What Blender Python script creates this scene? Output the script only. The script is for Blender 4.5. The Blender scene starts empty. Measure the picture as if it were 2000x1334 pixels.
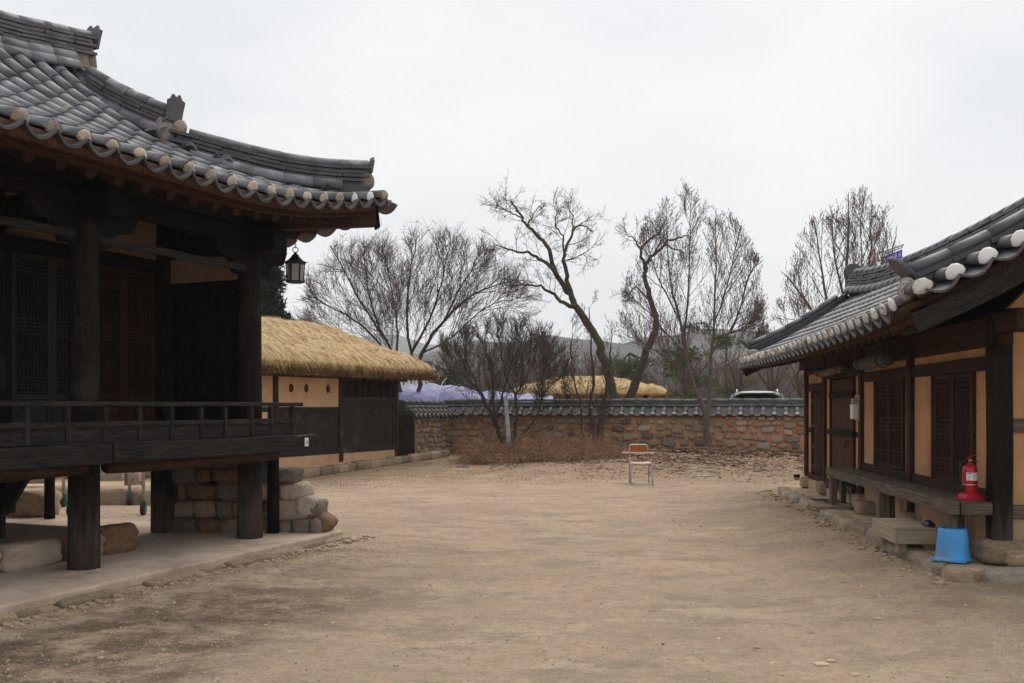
import bpy, bmesh, math, random
import numpy as np
from mathutils import Vector, Matrix, noise, Quaternion

random.seed(7); np.random.seed(7)
SC = bpy.context.scene
COL = SC.collection
R = math.radians
# ------------------------------------------------------------------ camera
F = 1944.0; HZ = 795.0; EYE = 1.6
cd = bpy.data.cameras.new('camera'); cam = bpy.data.objects.new('camera', cd); COL.objects.link(cam)
cam.location = (0, 0, EYE); cam.rotation_euler = (R(90), 0, 0)
cd.sensor_width = 36; cd.lens = 35.0; cd.shift_y = 0.064; cd.clip_start = 0.1; cd.clip_end = 5000
SC.camera = cam
# ------------------------------------------------------------------ world, sun, exposure
SUN_EL, SUN_AZ = R(58), R(10)
w = bpy.data.worlds.new('World'); SC.world = w; w.use_nodes = True
nt = w.node_tree; nt.nodes.clear(); N = nt.nodes.new; L = nt.links.new
sky = N('ShaderNodeTexSky'); sky.sky_type = 'NISHITA'; sky.sun_disc = False
sky.sun_elevation = SUN_EL; sky.sun_rotation = SUN_AZ; sky.dust_density = 3.0
skm = N('ShaderNodeMixRGB'); skm.blend_type = 'MULTIPLY'; skm.inputs[0].default_value = 1
skm.inputs[2].default_value = (0.07, 0.07, 0.07, 1); L(sky.outputs[0], skm.inputs[1])
tc = N('ShaderNodeTexCoord'); mp = N('ShaderNodeMapping'); mp.inputs['Scale'].default_value = (1, 1, 2.6)
L(tc.outputs['Generated'], mp.inputs[0])
n1 = N('ShaderNodeTexNoise'); n1.inputs['Scale'].default_value = 2.3; n1.inputs['Detail'].default_value = 6
n1.inputs['Roughness'].default_value = 0.5
L(mp.outputs[0], n1.inputs['Vector'])
cr = N('ShaderNodeValToRGB'); cr.color_ramp.elements[0].position = 0.40; cr.color_ramp.elements[1].position = 0.62
cr.color_ramp.elements[0].color = (0.515, 0.529, 0.545, 1); cr.color_ramp.elements[1].color = (0.592, 0.596, 0.602, 1)
L(n1.outputs[0], cr.inputs[0])
# the cloud deck is thinnest round the sun
vd = N('ShaderNodeVectorMath'); vd.operation = 'DOT_PRODUCT'
gel, gaz = R(15.5), R(17.8)
vd.inputs[1].default_value = (math.cos(gel)*math.sin(gaz), math.cos(gel)*math.cos(gaz), math.sin(gel))
L(tc.outputs['Generated'], vd.inputs[0])
mr = N('ShaderNodeMapRange'); mr.interpolation_type = 'SMOOTHSTEP'
mr.inputs[1].default_value = 0.9955; mr.inputs[2].default_value = 1.0; mr.inputs[3].default_value = 0; mr.inputs[4].default_value = 1
L(vd.outputs['Value'], mr.inputs[0])
gm = N('ShaderNodeMath'); gm.operation = 'MULTIPLY'; L(mr.outputs[0], gm.inputs[0]); L(n1.outputs[0], gm.inputs[1])
cg = N('ShaderNodeMixRGB'); cg.inputs[2].default_value = (.62, .61, .60, 1); L(gm.outputs[0], cg.inputs[0]); L(cr.outputs[0], cg.inputs[1])
mx = N('ShaderNodeMixRGB'); mx.inputs[0].default_value = 0.93
L(skm.outputs[0], mx.inputs[1]); L(cg.outputs[0], mx.inputs[2])
bg = N('ShaderNodeBackground'); bg.inputs[1].default_value = 1.0; L(mx.outputs[0], bg.inputs[0])
wo = N('ShaderNodeOutputWorld'); L(bg.outputs[0], wo.inputs[0])
sl = bpy.data.lights.new('sun', 'SUN'); sl.energy = 1.5; sl.angle = R(50); sl.color = (1, 0.93, 0.83)
so = bpy.data.objects.new('sun', sl); COL.objects.link(so)
so.rotation_euler = Vector((-math.cos(SUN_EL)*math.sin(SUN_AZ), -math.cos(SUN_EL)*math.cos(SUN_AZ), -math.sin(SUN_EL))).to_track_quat('-Z', 'Y').to_euler()
SC.view_settings.view_transform = 'Standard'; SC.view_settings.look = 'None'
SC.view_settings.exposure = 0.7; SC.view_settings.gamma = 1.0; SC.view_settings.use_curve_mapping = False
SC.cycles.max_bounces = 6; SC.cycles.diffuse_bounces = 4; SC.cycles.transparent_max_bounces = 6
SC.cycles.use_denoising = True; SC.cycles.denoising_prefilter = 'NONE'; SC.cycles.volume_bounces = 2

# ------------------------------------------------------------------ helpers
def pix(x, y, Y): return Vector(((x-1000)*Y/F, Y, EYE+(HZ-y)*Y/F))
def gpix(x, Y): return (x-1000)*Y/F
def sst(a, b, x):
    t = max(0.0, min(1.0, (x-a)/(b-a))); return t*t*(3-2*t)
def rnd(a, b): return random.uniform(a, b)

class MB:
    def __init__(s): s.V = []; s.F = []; s.G = []
    def add(s, vs, fs, gs=None):
        o = len(s.V); s.V += [tuple(v) for v in vs]; s.F += [tuple(i+o for i in f) for f in fs]
        s.G += [tuple(g) for g in (gs if gs is not None else vs)]
    def bar(s, p0, p1, w, h, up=(0, 0, 1), seg=1, jit=0.0, w1=None, h1=None):
        p0 = Vector(p0); p1 = Vector(p1); d = p1-p0; Ln = d.length; d.normalize(); up = Vector(up)
        sd = d.cross(up)
        if sd.length < 1e-4: sd = d.cross(Vector((0, 1, 0)))
        sd.normalize(); u = sd.cross(d); off = Vector((rnd(0, 50), rnd(0, 50), rnd(0, 50)))
        w1 = w if w1 is None else w1; h1 = h if h1 is None else h1
        vs = []; gs = []
        for k in range(seg+1):
            t = k/seg; c = p0+d*(Ln*t); W = w+(w1-w)*t; H = h+(h1-h)*t
            jx = rnd(-jit, jit); jz = rnd(-jit, jit)
            for a, b in ((-.5, -.5), (.5, -.5), (.5, .5), (-.5, .5)):
                q = c+sd*(a*W+jx+rnd(-jit, jit)*.4)+u*(b*H+jz+rnd(-jit, jit)*.4)
                vs.append(q); gs.append(Vector((a*W, b*H, Ln*t))+off)
        fs = [(3, 2, 1, 0)]
        for k in range(seg):
            o = 4*k
            for i in range(4): j = (i+1) % 4; fs.append((o+i, o+j, o+4+j, o+4+i))
        o = 4*seg; fs.append((o, o+1, o+2, o+3))
        s.add(vs, fs, gs); return s
    def box(s, x0, x1, y0, y1, z0, z1, **k):
        dx, dy, dz = x1-x0, y1-y0, z1-z0; cx, cy, cz = (x0+x1)/2, (y0+y1)/2, (z0+z1)/2
        if dx >= dy and dx >= dz: return s.bar((x0, cy, cz), (x1, cy, cz), dy, dz, **k)
        if dy >= dz: return s.bar((cx, y0, cz), (cx, y1, cz), dx, dz, **k)
        return s.bar((cx, cy, z0), (cx, cy, z1), dx, dy, up=(0, 1, 0), **k)
    def tube(s, pts, rad, n=8, cap=True, jit=0.0):
        pts = [Vector(p) for p in pts]; m = len(pts)
        if not hasattr(rad, '__len__'): rad = [rad]*m
        off = Vector((rnd(0, 50), rnd(0, 50), rnd(0, 50)))
        d0 = (pts[1]-pts[0]).normalized(); ref = Vector((0, 0, 1)) if abs(d0.z) < .9 else Vector((1, 0, 0))
        a = d0.cross(ref).normalized(); ln = 0; vs = []; gs = []
        for k in range(m):
            d = (pts[min(k+1, m-1)]-pts[max(k-1, 0)])
            if d.length < 1e-9: d = d0
            d = d.normalized(); a = (a-d*a.dot(d)); 
            if a.length < 1e-6: a = d.orthogonal()
            a.normalize(); b = d.cross(a)
            if k: ln += (pts[k]-pts[k-1]).length
            for i in range(n):
                th = 2*math.pi*i/n; r = rad[k]*(1+rnd(-jit, jit))
                vs.append(pts[k]+a*(math.cos(th)*r)+b*(math.sin(th)*r))
                gs.append(Vector((math.cos(th)*rad[k], math.sin(th)*rad[k], ln))+off)
        fs = []
        for k in range(m-1):
            for i in range(n):
                j = (i+1) % n; fs.append((k*n+i, k*n+j, k*n+n+j, k*n+n+i))
        if cap: fs.append(tuple(range(n-1, -1, -1))); fs.append(tuple((m-1)*n+i for i in range(n)))
        s.add(vs, fs, gs); return s
    def cyl(s, x, y, z0, z1, r0, r1=None, n=16, seg=1, jit=0.0):
        r1 = r0 if r1 is None else r1
        return s.tube([(x, y, z0+(z1-z0)*k/seg) for k in range(seg+1)], [r0+(r1-r0)*k/seg for k in range(seg+1)], n, True, jit)
    def lathe(s, prof, n=20, c=(0, 0, 0)):
        vs = []; fs = []
        for r, z in prof:
            for i in range(n):
                th = 2*math.pi*i/n; vs.append((c[0]+r*math.cos(th), c[1]+r*math.sin(th), c[2]+z))
        for k in range(len(prof)-1):
            for i in range(n): j = (i+1) % n; fs.append((k*n+i, k*n+j, k*n+n+j, k*n+n+i))
        fs.append(tuple(range(n-1, -1, -1))); fs.append(tuple((len(prof)-1)*n+i for i in range(n)))
        s.add(vs, fs); return s
    def prism(s, poly, p0, ax, ay, n, th):
        """poly 2D outline in (ax, ay) at p0, extruded th along n"""
        p0 = Vector(p0); ax = Vector(ax); ay = Vector(ay); n = Vector(n); m = len(poly)
        vs = [p0+ax*a+ay*b for a, b in poly]+[p0+ax*a+ay*b+n*th for a, b in poly]
        fs = [tuple(range(m-1, -1, -1)), tuple(range(m, 2*m))]+[(i, (i+1) % m, m+(i+1) % m, m+i) for i in range(m)]
        s.add(vs, fs); return s
    def mesh(s, name, mat=None, smooth=False):
        me = bpy.data.meshes.new(name); me.from_pydata(s.V, [], s.F)
        if mat is not None:
            for q in (mat if isinstance(mat, (list, tuple)) else [mat]): me.materials.append(q)
        at = me.attributes.new('gc', 'FLOAT_VECTOR', 'POINT')
        at.data.foreach_set('vector', np.array(s.G, dtype=np.float32).ravel())
        if smooth: me.polygons.foreach_set('use_smooth', [True]*len(me.polygons))
        me.update(); return me
    def build(s, name, mat, parent=None, smooth=False, bevel=0.0, fix=False):
        o = obj(name, s.mesh(name, mat, smooth), parent)
        if fix:
            bm = bmesh.new(); bm.from_mesh(o.data); bmesh.ops.recalc_face_normals(bm, faces=bm.faces); bm.to_mesh(o.data); bm.free()
        if bevel:
            m = o.modifiers.new('bevel', 'BEVEL'); m.width = bevel; m.segments = 2; m.limit_method = 'ANGLE'; m.angle_limit = R(40)
        return o

def obj(name, me, parent=None, mtx=None):
    o = bpy.data.objects.new(name, me); COL.objects.link(o)
    if parent is not None: o.parent = parent
    if mtx is not None: o.matrix_local = mtx
    return o
def tag(o, label=None, cat=None, group=None, kind=None):
    if label: o['label'] = label
    if cat: o['category'] = cat
    if group: o['group'] = group
    if kind: o['kind'] = kind
    return o
def thing(name, label, cat, loc=(0, 0, 0), rz=0.0, group=None):
    o = bpy.data.objects.new(name, None); COL.objects.link(o); o.location = loc; o.rotation_euler = (0, 0, rz)
    o.empty_display_size = .1
    return tag(o, label, cat, group)
def basis(p, x, y, z):
    return Matrix(((x[0], y[0], z[0], p[0]), (x[1], y[1], z[1], p[1]), (x[2], y[2], z[2], p[2]), (0, 0, 0, 1)))

# ------------------------------------------------------------------ materials
def mat(name, c1, c2, scale=3.0, rough=.85, bump=.3, bscale=30., coord='Object', stretch=(1, 1, 1), detail=6, c3=None, s3=1.2, t3=(.55, .7),
        rand=0.0, spec=.3, lo=.3, hi=.7, bdist=.02, metal=0.0, c4=None, s4=8., t4=(.6, .68), trans=0.0, foot=None):
    m = bpy.data.materials.new(name); m.use_nodes = True; nt = m.node_tree; nt.nodes.clear(); N = nt.nodes.new; L = nt.links.new
    b = N('ShaderNodeBsdfPrincipled'); out = N('ShaderNodeOutputMaterial'); L(b.outputs[0], out.inputs[0])
    b.inputs['Roughness'].default_value = rough; b.inputs['Specular IOR Level'].default_value = spec; b.inputs['Metallic'].default_value = metal
    if coord == 'gc':
        a = N('ShaderNodeAttribute'); a.attribute_name = 'gc'; src = a.outputs['Vector']
    else:
        t = N('ShaderNodeTexCoord'); src = t.outputs['Object']
    oi = N('ShaderNodeObjectInfo')
    if rand:
        sc = N('ShaderNodeVectorMath'); sc.operation = 'ADD'
        mm = N('ShaderNodeVectorMath'); mm.operation = 'SCALE'; mm.inputs[0].default_value = (37, 91, 53); L(oi.outputs['Random'], mm.inputs['Scale'])
        L(src, sc.inputs[0]); L(mm.outputs[0], sc.inputs[1]); src = sc.outputs[0]
    mp = N('ShaderNodeMapping'); mp.inputs['Scale'].default_value = stretch; L(src, mp.inputs[0])
    def nz(sca, det=detail, ro=.6, v=None):
        n = N('ShaderNodeTexNoise'); n.inputs['Scale'].default_value = sca; n.inputs['Detail'].default_value = det; n.inputs['Roughness'].default_value = ro
        L(v or mp.outputs[0], n.inputs['Vector']); return n.outputs[0]
    def rng(v, a, z, lo=0., hi=1.):
        r = N('ShaderNodeMapRange'); r.inputs[1].default_value = a; r.inputs[2].default_value = z; r.inputs[3].default_value = lo; r.inputs[4].default_value = hi
        L(v, r.inputs[0]); return r.outputs[0]
    def mix(f, a, z):
        x = N('ShaderNodeMixRGB'); L(f, x.inputs[0])
        for i, c in ((1, a), (2, z)):
            if isinstance(c, tuple): x.inputs[i].default_value = (*c, 1)
            else: L(c, x.inputs[i])
        return x.outputs[0]
    c = mix(rng(nz(scale), lo, hi), c1, c2)
    if c3: c = mix(rng(nz(s3, 5, .6, src), t3[0], t3[1]), c, c3)
    if c4: c = mix(rng(nz(s4, 3, .5, src), t4[0], t4[1]), c, c4)
    if foot:
        tz = N('ShaderNodeTexCoord'); sz = N('ShaderNodeSeparateXYZ'); L(tz.outputs['Object'], sz.inputs[0]); ad = N('ShaderNodeMath'); ad.operation = 'ADD'; L(sz.outputs[2], ad.inputs[0]); L(rng(nz(2.5), .2, .8, -.45, .45), ad.inputs[1])
        c = mix(rng(ad.outputs[0], foot[1], foot[2], 1, 0), c, foot[0])
    if rand:
        h = N('ShaderNodeHueSaturation'); L(c, h.inputs['Color']); L(rng(oi.outputs['Random'], 0, 1, 1-rand, 1+rand), h.inputs['Value']); c = h.outputs[0]
    L(c, b.inputs['Base Color'])
    if bump:
        bp = N('ShaderNodeBump'); bp.inputs['Strength'].default_value = bump; bp.inputs['Distance'].default_value = bdist
        L(nz(bscale, 5, .65), bp.inputs['Height']); L(bp.outputs[0], b.inputs['Normal'])
    if trans:
        tr = N('ShaderNodeBsdfTranslucent'); L(c, tr.inputs[0]); ms = N('ShaderNodeMixShader'); ms.inputs[0].default_value = trans
        L(b.outputs[0], ms.inputs[1]); L(tr.outputs[0], ms.inputs[2]); L(ms.outputs[0], out.inputs[0])
    return m
WG = (9, 9, .8)
M = {}
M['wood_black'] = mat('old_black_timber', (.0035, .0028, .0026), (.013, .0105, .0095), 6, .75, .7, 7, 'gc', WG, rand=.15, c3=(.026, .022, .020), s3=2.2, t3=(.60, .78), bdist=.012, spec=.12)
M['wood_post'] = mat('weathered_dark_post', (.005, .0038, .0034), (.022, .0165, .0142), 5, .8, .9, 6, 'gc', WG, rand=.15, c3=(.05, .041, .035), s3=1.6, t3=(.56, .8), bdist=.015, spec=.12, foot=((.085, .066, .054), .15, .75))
M['wood_rail'] = mat('weathered_grey_timber', (.007, .006, .0056), (.048, .042, .039), 6, .75, .7, 8, 'gc', WG, rand=.2, bdist=.01, spec=.12)
M['wood_brown'] = mat('dark_brown_timber', (.016, .0078, .005), (.062, .031, .019), 5, .7, .6, 7, 'gc', WG, rand=.15, bdist=.01, c3=(.085, .048, .032), s3=1.7, t3=(.6, .8), spec=.12)
M['wood_eave'] = mat('eave_timber', (.034, .016, .009), (.10, .05, .03), 5, .75, .6, 7, 'gc', WG, rand=.2, bdist=.01, spec=.12)
M['wood_grey'] = mat('weathered_bench_timber', (.050, .038, .030), (.175, .138, .110), 5, .75, .7, 7, 'gc', WG, rand=.12, bdist=.012, spec=.12)
M['wood_door'] = mat('reddish_plank_door', (.020, .008, .0055), (.085, .034, .019), 5, .6, .6, 7, 'gc', WG, rand=.25, bdist=.01, spec=.12)
M['wood_step'] = mat('pale_deck_timber', (.27, .21, .15), (.45, .365, .275), 4, .75, .4, 9, 'gc', WG, rand=.12, bdist=.006, spec=.12)
M['tile_l'] = mat('weathered_roof_tile', (.10, .10, .118), (.20, .198, .222), 5, .62, .5, 26, rand=.36, c3=(.075, .072, .08), s3=4., t3=(.52, .75), c4=(.27, .28, .24), s4=5.5, t4=(.62, .70), spec=.4, bdist=.012)
M['tile_ld'] = mat('weathered_ridge_tile', (.06, .06, .068), (.125, .125, .135), 5, .65, .5, 26, rand=.2, c3=(.16, .16, .14), s3=3.5, t3=(.6, .75), spec=.4, bdist=.012)
M['tile_r'] = mat('dark_roof_tile', (.060, .061, .070), (.105, .106, .118), 4, .5, .3, 24, rand=.2, c3=(.045, .045, .05), s3=4., t3=(.52, .75), spec=.45, bdist=.008)
M['tile_w'] = mat('mossy_wall_tile', (.055, .060, .062), (.12, .126, .125), 6, .6, .4, 24, rand=.2, c3=(.12, .12, .065), s3=2.6, t3=(.57, .75), spec=.4, bdist=.01)
M['mortar'] = mat('old_lime_mortar', (.36, .29, .22), (.62, .55, .46), 14, .95, 1.0, 32, rand=.3, c3=(.22, .165, .12), s3=9, t3=(.55, .75), bdist=.03)
M['mortar_w'] = mat('fresh_white_mortar', (.70, .70, .69), (.82, .82, .82), 8, .9, .4, 20, rand=.05)
M['mortar_s'] = mat('stained_white_mortar', (.60, .56, .51), (.76, .74, .70), 9, .9, .6, 24, rand=.22, c3=(.20, .13, .09), s3=9, t3=(.46, .62))
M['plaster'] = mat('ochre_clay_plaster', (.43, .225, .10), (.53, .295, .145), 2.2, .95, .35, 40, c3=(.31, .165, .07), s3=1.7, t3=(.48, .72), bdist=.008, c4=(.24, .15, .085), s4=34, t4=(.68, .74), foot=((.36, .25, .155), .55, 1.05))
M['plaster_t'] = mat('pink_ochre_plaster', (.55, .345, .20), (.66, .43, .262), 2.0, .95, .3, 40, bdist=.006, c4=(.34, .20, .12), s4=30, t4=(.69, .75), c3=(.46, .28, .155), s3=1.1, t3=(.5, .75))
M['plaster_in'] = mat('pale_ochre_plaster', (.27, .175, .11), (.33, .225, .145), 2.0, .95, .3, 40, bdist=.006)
M['foundation'] = mat('clay_skirting', (.40, .28, .18), (.54, .40, .27), 3.0, .95, .6, 22, bdist=.02, c3=(.30, .21, .14), s3=3)
M['slab'] = mat('lime_slab', (.42, .32, .245), (.56, .445, .36), 2.2, .9, .35, 24, c3=(.27, .205, .16), s3=1.4, t3=(.5, .75), bdist=.01, c4=(.30, .235, .18), s4=26, t4=(.66, .76))
M['stone_g'] = mat('grey_granite', (.25, .205, .16), (.43, .37, .30), 9, .9, .8, 30, rand=.3, c3=(.40, .355, .31), s3=6, t3=(.6, .75), bdist=.02)
M['stone_t'] = mat('tan_fieldstone', (.28, .205, .138), (.47, .36, .255), 7, .9, .8, 28, rand=.3, c3=(.12, .10, .085), s3=5, t3=(.6, .78), bdist=.02)
M['stone_o'] = mat('rusty_fieldstone', (.22, .115, .062), (.38, .235, .145), 6, .9, .8, 26, rand=.3, c3=(.13, .10, .08), s3=4, t3=(.55, .75), bdist=.02)
M['stone_d'] = mat('dark_fieldstone', (.15, .118, .09), (.26, .215, .17), 7, .9, .8, 26, rand=.3, c3=(.34, .31, .27), s3=4.5, t3=(.62, .75), bdist=.02)
M['mud'] = mat('orange_mud_mortar', (.44, .215, .112), (.55, .30, .17), 3, .95, .8, 22, c3=(.40, .27, .165), s3=.45, t3=(.45, .65), bdist=.03, c4=(.24, .12, .07), s4=6, t4=(.6, .75))
M['straw_b'] = mat('straw_underlay', (.44, .30, .13), (.66, .48, .24), 12, .9, .9, 40, stretch=(1, 1, 1), bdist=.03)
M['straw'] = mat('rice_straw', (.57, .42, .225), (.86, .70, .47), 5, .8, 0, c3=(.50, .36, .19), s3=2.5, t3=(.52, .72), trans=.15)
M['straw_d'] = mat('old_straw', (.17, .095, .04), (.36, .215, .095), 3, .9, 0, c3=(.45, .29, .13), s3=9, t3=(.55, .7))
M['steel'] = mat('galvanised_tube', (.36, .37, .38), (.50, .51, .52), 6, .4, .1, 30, metal=.8)
M['iron'] = mat('black_iron', (.012, .012, .013), (.03, .03, .032), 8, .5, .2, 30)
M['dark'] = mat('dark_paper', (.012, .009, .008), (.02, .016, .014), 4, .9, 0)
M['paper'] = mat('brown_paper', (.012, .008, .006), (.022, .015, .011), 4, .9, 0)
M['black'] = mat('black_plastic', (.012, .012, .012), (.02, .02, .02), 5, .45, 0)
M['white'] = mat('white_plastic', (.72, .72, .71), (.8, .8, .79), 5, .4, 0)
M['grey'] = mat('grey_paint', (.28, .28, .28), (.36, .36, .36), 8, .5, .1)
M['stone_w'] = mat('wall_fieldstone', (.30, .215, .145), (.45, .35, .25), 8, .9, .9, 30, rand=.28, c3=(.20, .155, .115), s3=6, t3=(.58, .75), bdist=.02)
# ------------------------------------------------------------------ ground
CC = Vector((-2.91, 11.05, 0)); LR = -R(24.36)          # pavilion: corner column, heading (local x = towards the yard, y = along the front)
RC = Vector((4.202, 8.70, 0)); RR = -R(5.44)            # tiled house: near corner column (local x = away from the yard, y = along the front)
TC = Vector((-3.07, 26.5, 0)); TR = -R(25.7)            # thatched house: far front corner
def to_local(C, r, p):
    d = Vector(p)-C; c, s = math.cos(-r), math.sin(-r)
    return Vector((d.x*c-d.y*s, d.x*s+d.y*c, d.z))
def to_world(C, r, p):
    c, s = math.cos(r), math.sin(r)
    return Vector((C.x+p[0]*c-p[1]*s, C.y+p[0]*s+p[1]*c, p[2]))
def gz(x, y):
    z = sst(20, 29.3, y)*(.20+.24*sst(-2, 1.5, x))
    z += .05*sst(17, 22, y)*(1-sst(24, 27, y))*sst(-.5, 1, x)
    q = to_local(RC, RR, (x, y, 0))
    z += .13*sst(-2.2, -.5, q.x)*sst(-3.5, -.8, q.y)*(1-sst(9.0, 11.5, q.y))*(1-sst(2, 5, q.x))
    p = to_local(CC, LR, (x, y, 0))
    z += .045*(1-sst(.7, 2.2, p.x))*sst(-9, -6, p.y)*(1-sst(1.2, 3.0, p.y))
    z += .05*sst(31, 36, y)
    return z
def ground():
    xs = np.concatenate([np.linspace(-700, -24, 16, False), np.linspace(-24, -9, 26, False), np.linspace(-9, 9, 250, False), np.linspace(9, 26, 26, False), np.linspace(26, 700, 18)])
    ys = np.concatenate([np.linspace(-60, 3.5, 10, False), np.linspace(3.5, 14, 210, False), np.linspace(14, 31, 130, False), np.linspace(31, 60, 20, False), np.linspace(60, 1440, 20)])
    V = []
    for y in ys:
        for x in xs:
            z = gz(x, y)
            if -9 < x < 9.2 and 3 < y < 31:
                z += .016*noise.noise((x*.9, y*.9, 3))+.007*noise.noise((x*3.1, y*3.1, 8))+.004*noise.noise((x*9, y*9, 1))
                if y > 21 and x > -1.5: z += .05*abs(noise.noise((x*1.7, y*1.7, 5)))*sst(21, 25, y)
            V.append((x, y, z))
    nx = len(xs); Fc = [(j*nx+i, j*nx+i+1, j*nx+nx+i+1, j*nx+nx+i) for j in range(len(ys)-1) for i in range(nx-1)]
    me = bpy.data.meshes.new('ground'); me.from_pydata(V, [], Fc); me.polygons.foreach_set('use_smooth', [True]*len(Fc))
    m = bpy.data.materials.new('packed_earth'); m.use_nodes = True; nt = m.node_tree; nt.nodes.clear(); N = nt.nodes.new; Lk = nt.links.new
    b = N('ShaderNodeBsdfPrincipled'); out = N('ShaderNodeOutputMaterial'); Lk(b.outputs[0], out.inputs[0])
    b.inputs['Roughness'].default_value = .95; b.inputs['Specular IOR Level'].default_value = .15
    t = N('ShaderNodeTexCoord'); src = t.outputs['Object']
    def mapv(s, rz=0):
        q = N('ShaderNodeMapping'); q.inputs['Scale'].default_value = s; q.inputs['Rotation'].default_value = (0, 0, rz); Lk(src, q.inputs[0]); return q.outputs[0]
    def nz(s, d=5, ro=.6, v=None):
        n = N('ShaderNodeTexNoise'); n.inputs['Scale'].default_value = s; n.inputs['Detail'].default_value = d; n.inputs['Roughness'].default_value = ro
        Lk(v or src, n.inputs['Vector']); return n.outputs[0]
    def rg(v, a, z, lo=0., hi=1., sm=False):
        r = N('ShaderNodeMapRange'); r.inputs[1].default_value = a; r.inputs[2].default_value = z; r.inputs[3].default_value = lo; r.inputs[4].default_value = hi
        if sm: r.interpolation_type = 'SMOOTHSTEP'
        Lk(v, r.inputs[0]); return r.outputs[0]
    def mth(op, a, z):
        q = N('ShaderNodeMath'); q.operation = op
        for i, v in ((0, a), (1, z)):
            if isinstance(v, (int, float)): q.inputs[i].default_value = v
            else: Lk(v, q.inputs[i])
        return q.outputs[0]
    def mix(f, a, z):
        x = N('ShaderNodeMixRGB')
        Lk(f, x.inputs[0])
        for i, c in ((1, a), (2, z)):
            if isinstance(c, tuple): x.inputs[i].default_value = (*c, 1)
            else: Lk(c, x.inputs[i])
        return x.outputs[0]
    c = mix(rg(nz(.55, 6, .62), .36, .62), (.43, .322, .232), (.54, .412, .298))
    c = mix(rg(nz(1.5, 8, .78, mapv((.6, 1.1, 1), R(12))), .49, .60), c, (.33, .262, .20))
    c = mix(rg(nz(1.1, 8, .78, mapv((.7, 1, 1), R(-20))), .54, .64), c, (.575, .45, .315))
    c = mix(mth('MULTIPLY', rg(nz(5, 6, .7), .48, .66), .5), c, (.33, .24, .16))
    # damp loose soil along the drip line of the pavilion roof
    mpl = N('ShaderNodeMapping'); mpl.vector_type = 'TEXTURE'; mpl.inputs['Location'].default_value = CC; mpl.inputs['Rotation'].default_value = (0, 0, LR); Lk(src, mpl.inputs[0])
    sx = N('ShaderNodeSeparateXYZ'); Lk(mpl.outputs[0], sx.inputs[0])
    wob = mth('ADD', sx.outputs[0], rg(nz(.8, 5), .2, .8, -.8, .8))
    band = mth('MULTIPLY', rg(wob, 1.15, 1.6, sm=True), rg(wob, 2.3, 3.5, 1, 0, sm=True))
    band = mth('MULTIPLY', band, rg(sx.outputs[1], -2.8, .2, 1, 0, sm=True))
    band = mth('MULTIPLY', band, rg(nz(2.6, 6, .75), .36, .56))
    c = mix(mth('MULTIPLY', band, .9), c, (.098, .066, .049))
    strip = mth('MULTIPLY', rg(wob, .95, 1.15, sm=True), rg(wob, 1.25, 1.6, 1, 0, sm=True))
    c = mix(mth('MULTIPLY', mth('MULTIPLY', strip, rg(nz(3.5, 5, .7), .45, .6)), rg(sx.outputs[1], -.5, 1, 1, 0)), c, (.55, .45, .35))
    # browner soil and old grass towards the wall
    sg = N('ShaderNodeSeparateXYZ'); Lk(src, sg.inputs[0])
    far = mth('MULTIPLY', rg(sg.outputs[1], 19.5, 23, sm=True), rg(nz(.9, 6, .7), .3, .6))
    c = mix(mth('MULTIPLY', far, .75), c, (.30, .195, .115))
    side = mth('MULTIPLY', rg(sg.outputs[0], 1.8, 3.6, sm=True), rg(nz(2.2, 6, .7), .42, .62))
    c = mix(mth('MULTIPLY', side, .55), c, (.31, .215, .14))
    c = mix(mth('MULTIPLY', rg(nz(13, 8, .82), .49, .62), .42), c, (.25, .175, .115))
    c = mix(mth('MULTIPLY', rg(nz(17, 8, .82, mapv((.8, 1.1, 1), R(30))), .54, .66), .40), c, (.62, .49, .35))
    # grit
    c = mix(mth('MULTIPLY', rg(nz(34, 4, .8), .54, .64), .5), c, (.21, .148, .10))
    c = mix(mth('MULTIPLY', rg(nz(52, 3, .75), .58, .66), .55), c, (.68, .57, .44))
    c = mix(mth('MULTIPLY', rg(nz(110, 2, .6), .5, .7), .35), c, (.22, .16, .115))
    Lk(c, b.inputs['Base Color'])
    bp = N('ShaderNodeBump'); bp.inputs['Strength'].default_value = .8; bp.inputs['Distance'].default_value = .03
    hh = mth('ADD', nz(60, 6, .75), mth('MULTIPLY', nz(7, 6, .75), 2.4)); Lk(hh, bp.inputs['Height']); Lk(bp.outputs[0], b.inputs['Normal'])
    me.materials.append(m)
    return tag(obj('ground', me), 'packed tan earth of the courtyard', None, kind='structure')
ground()

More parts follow.
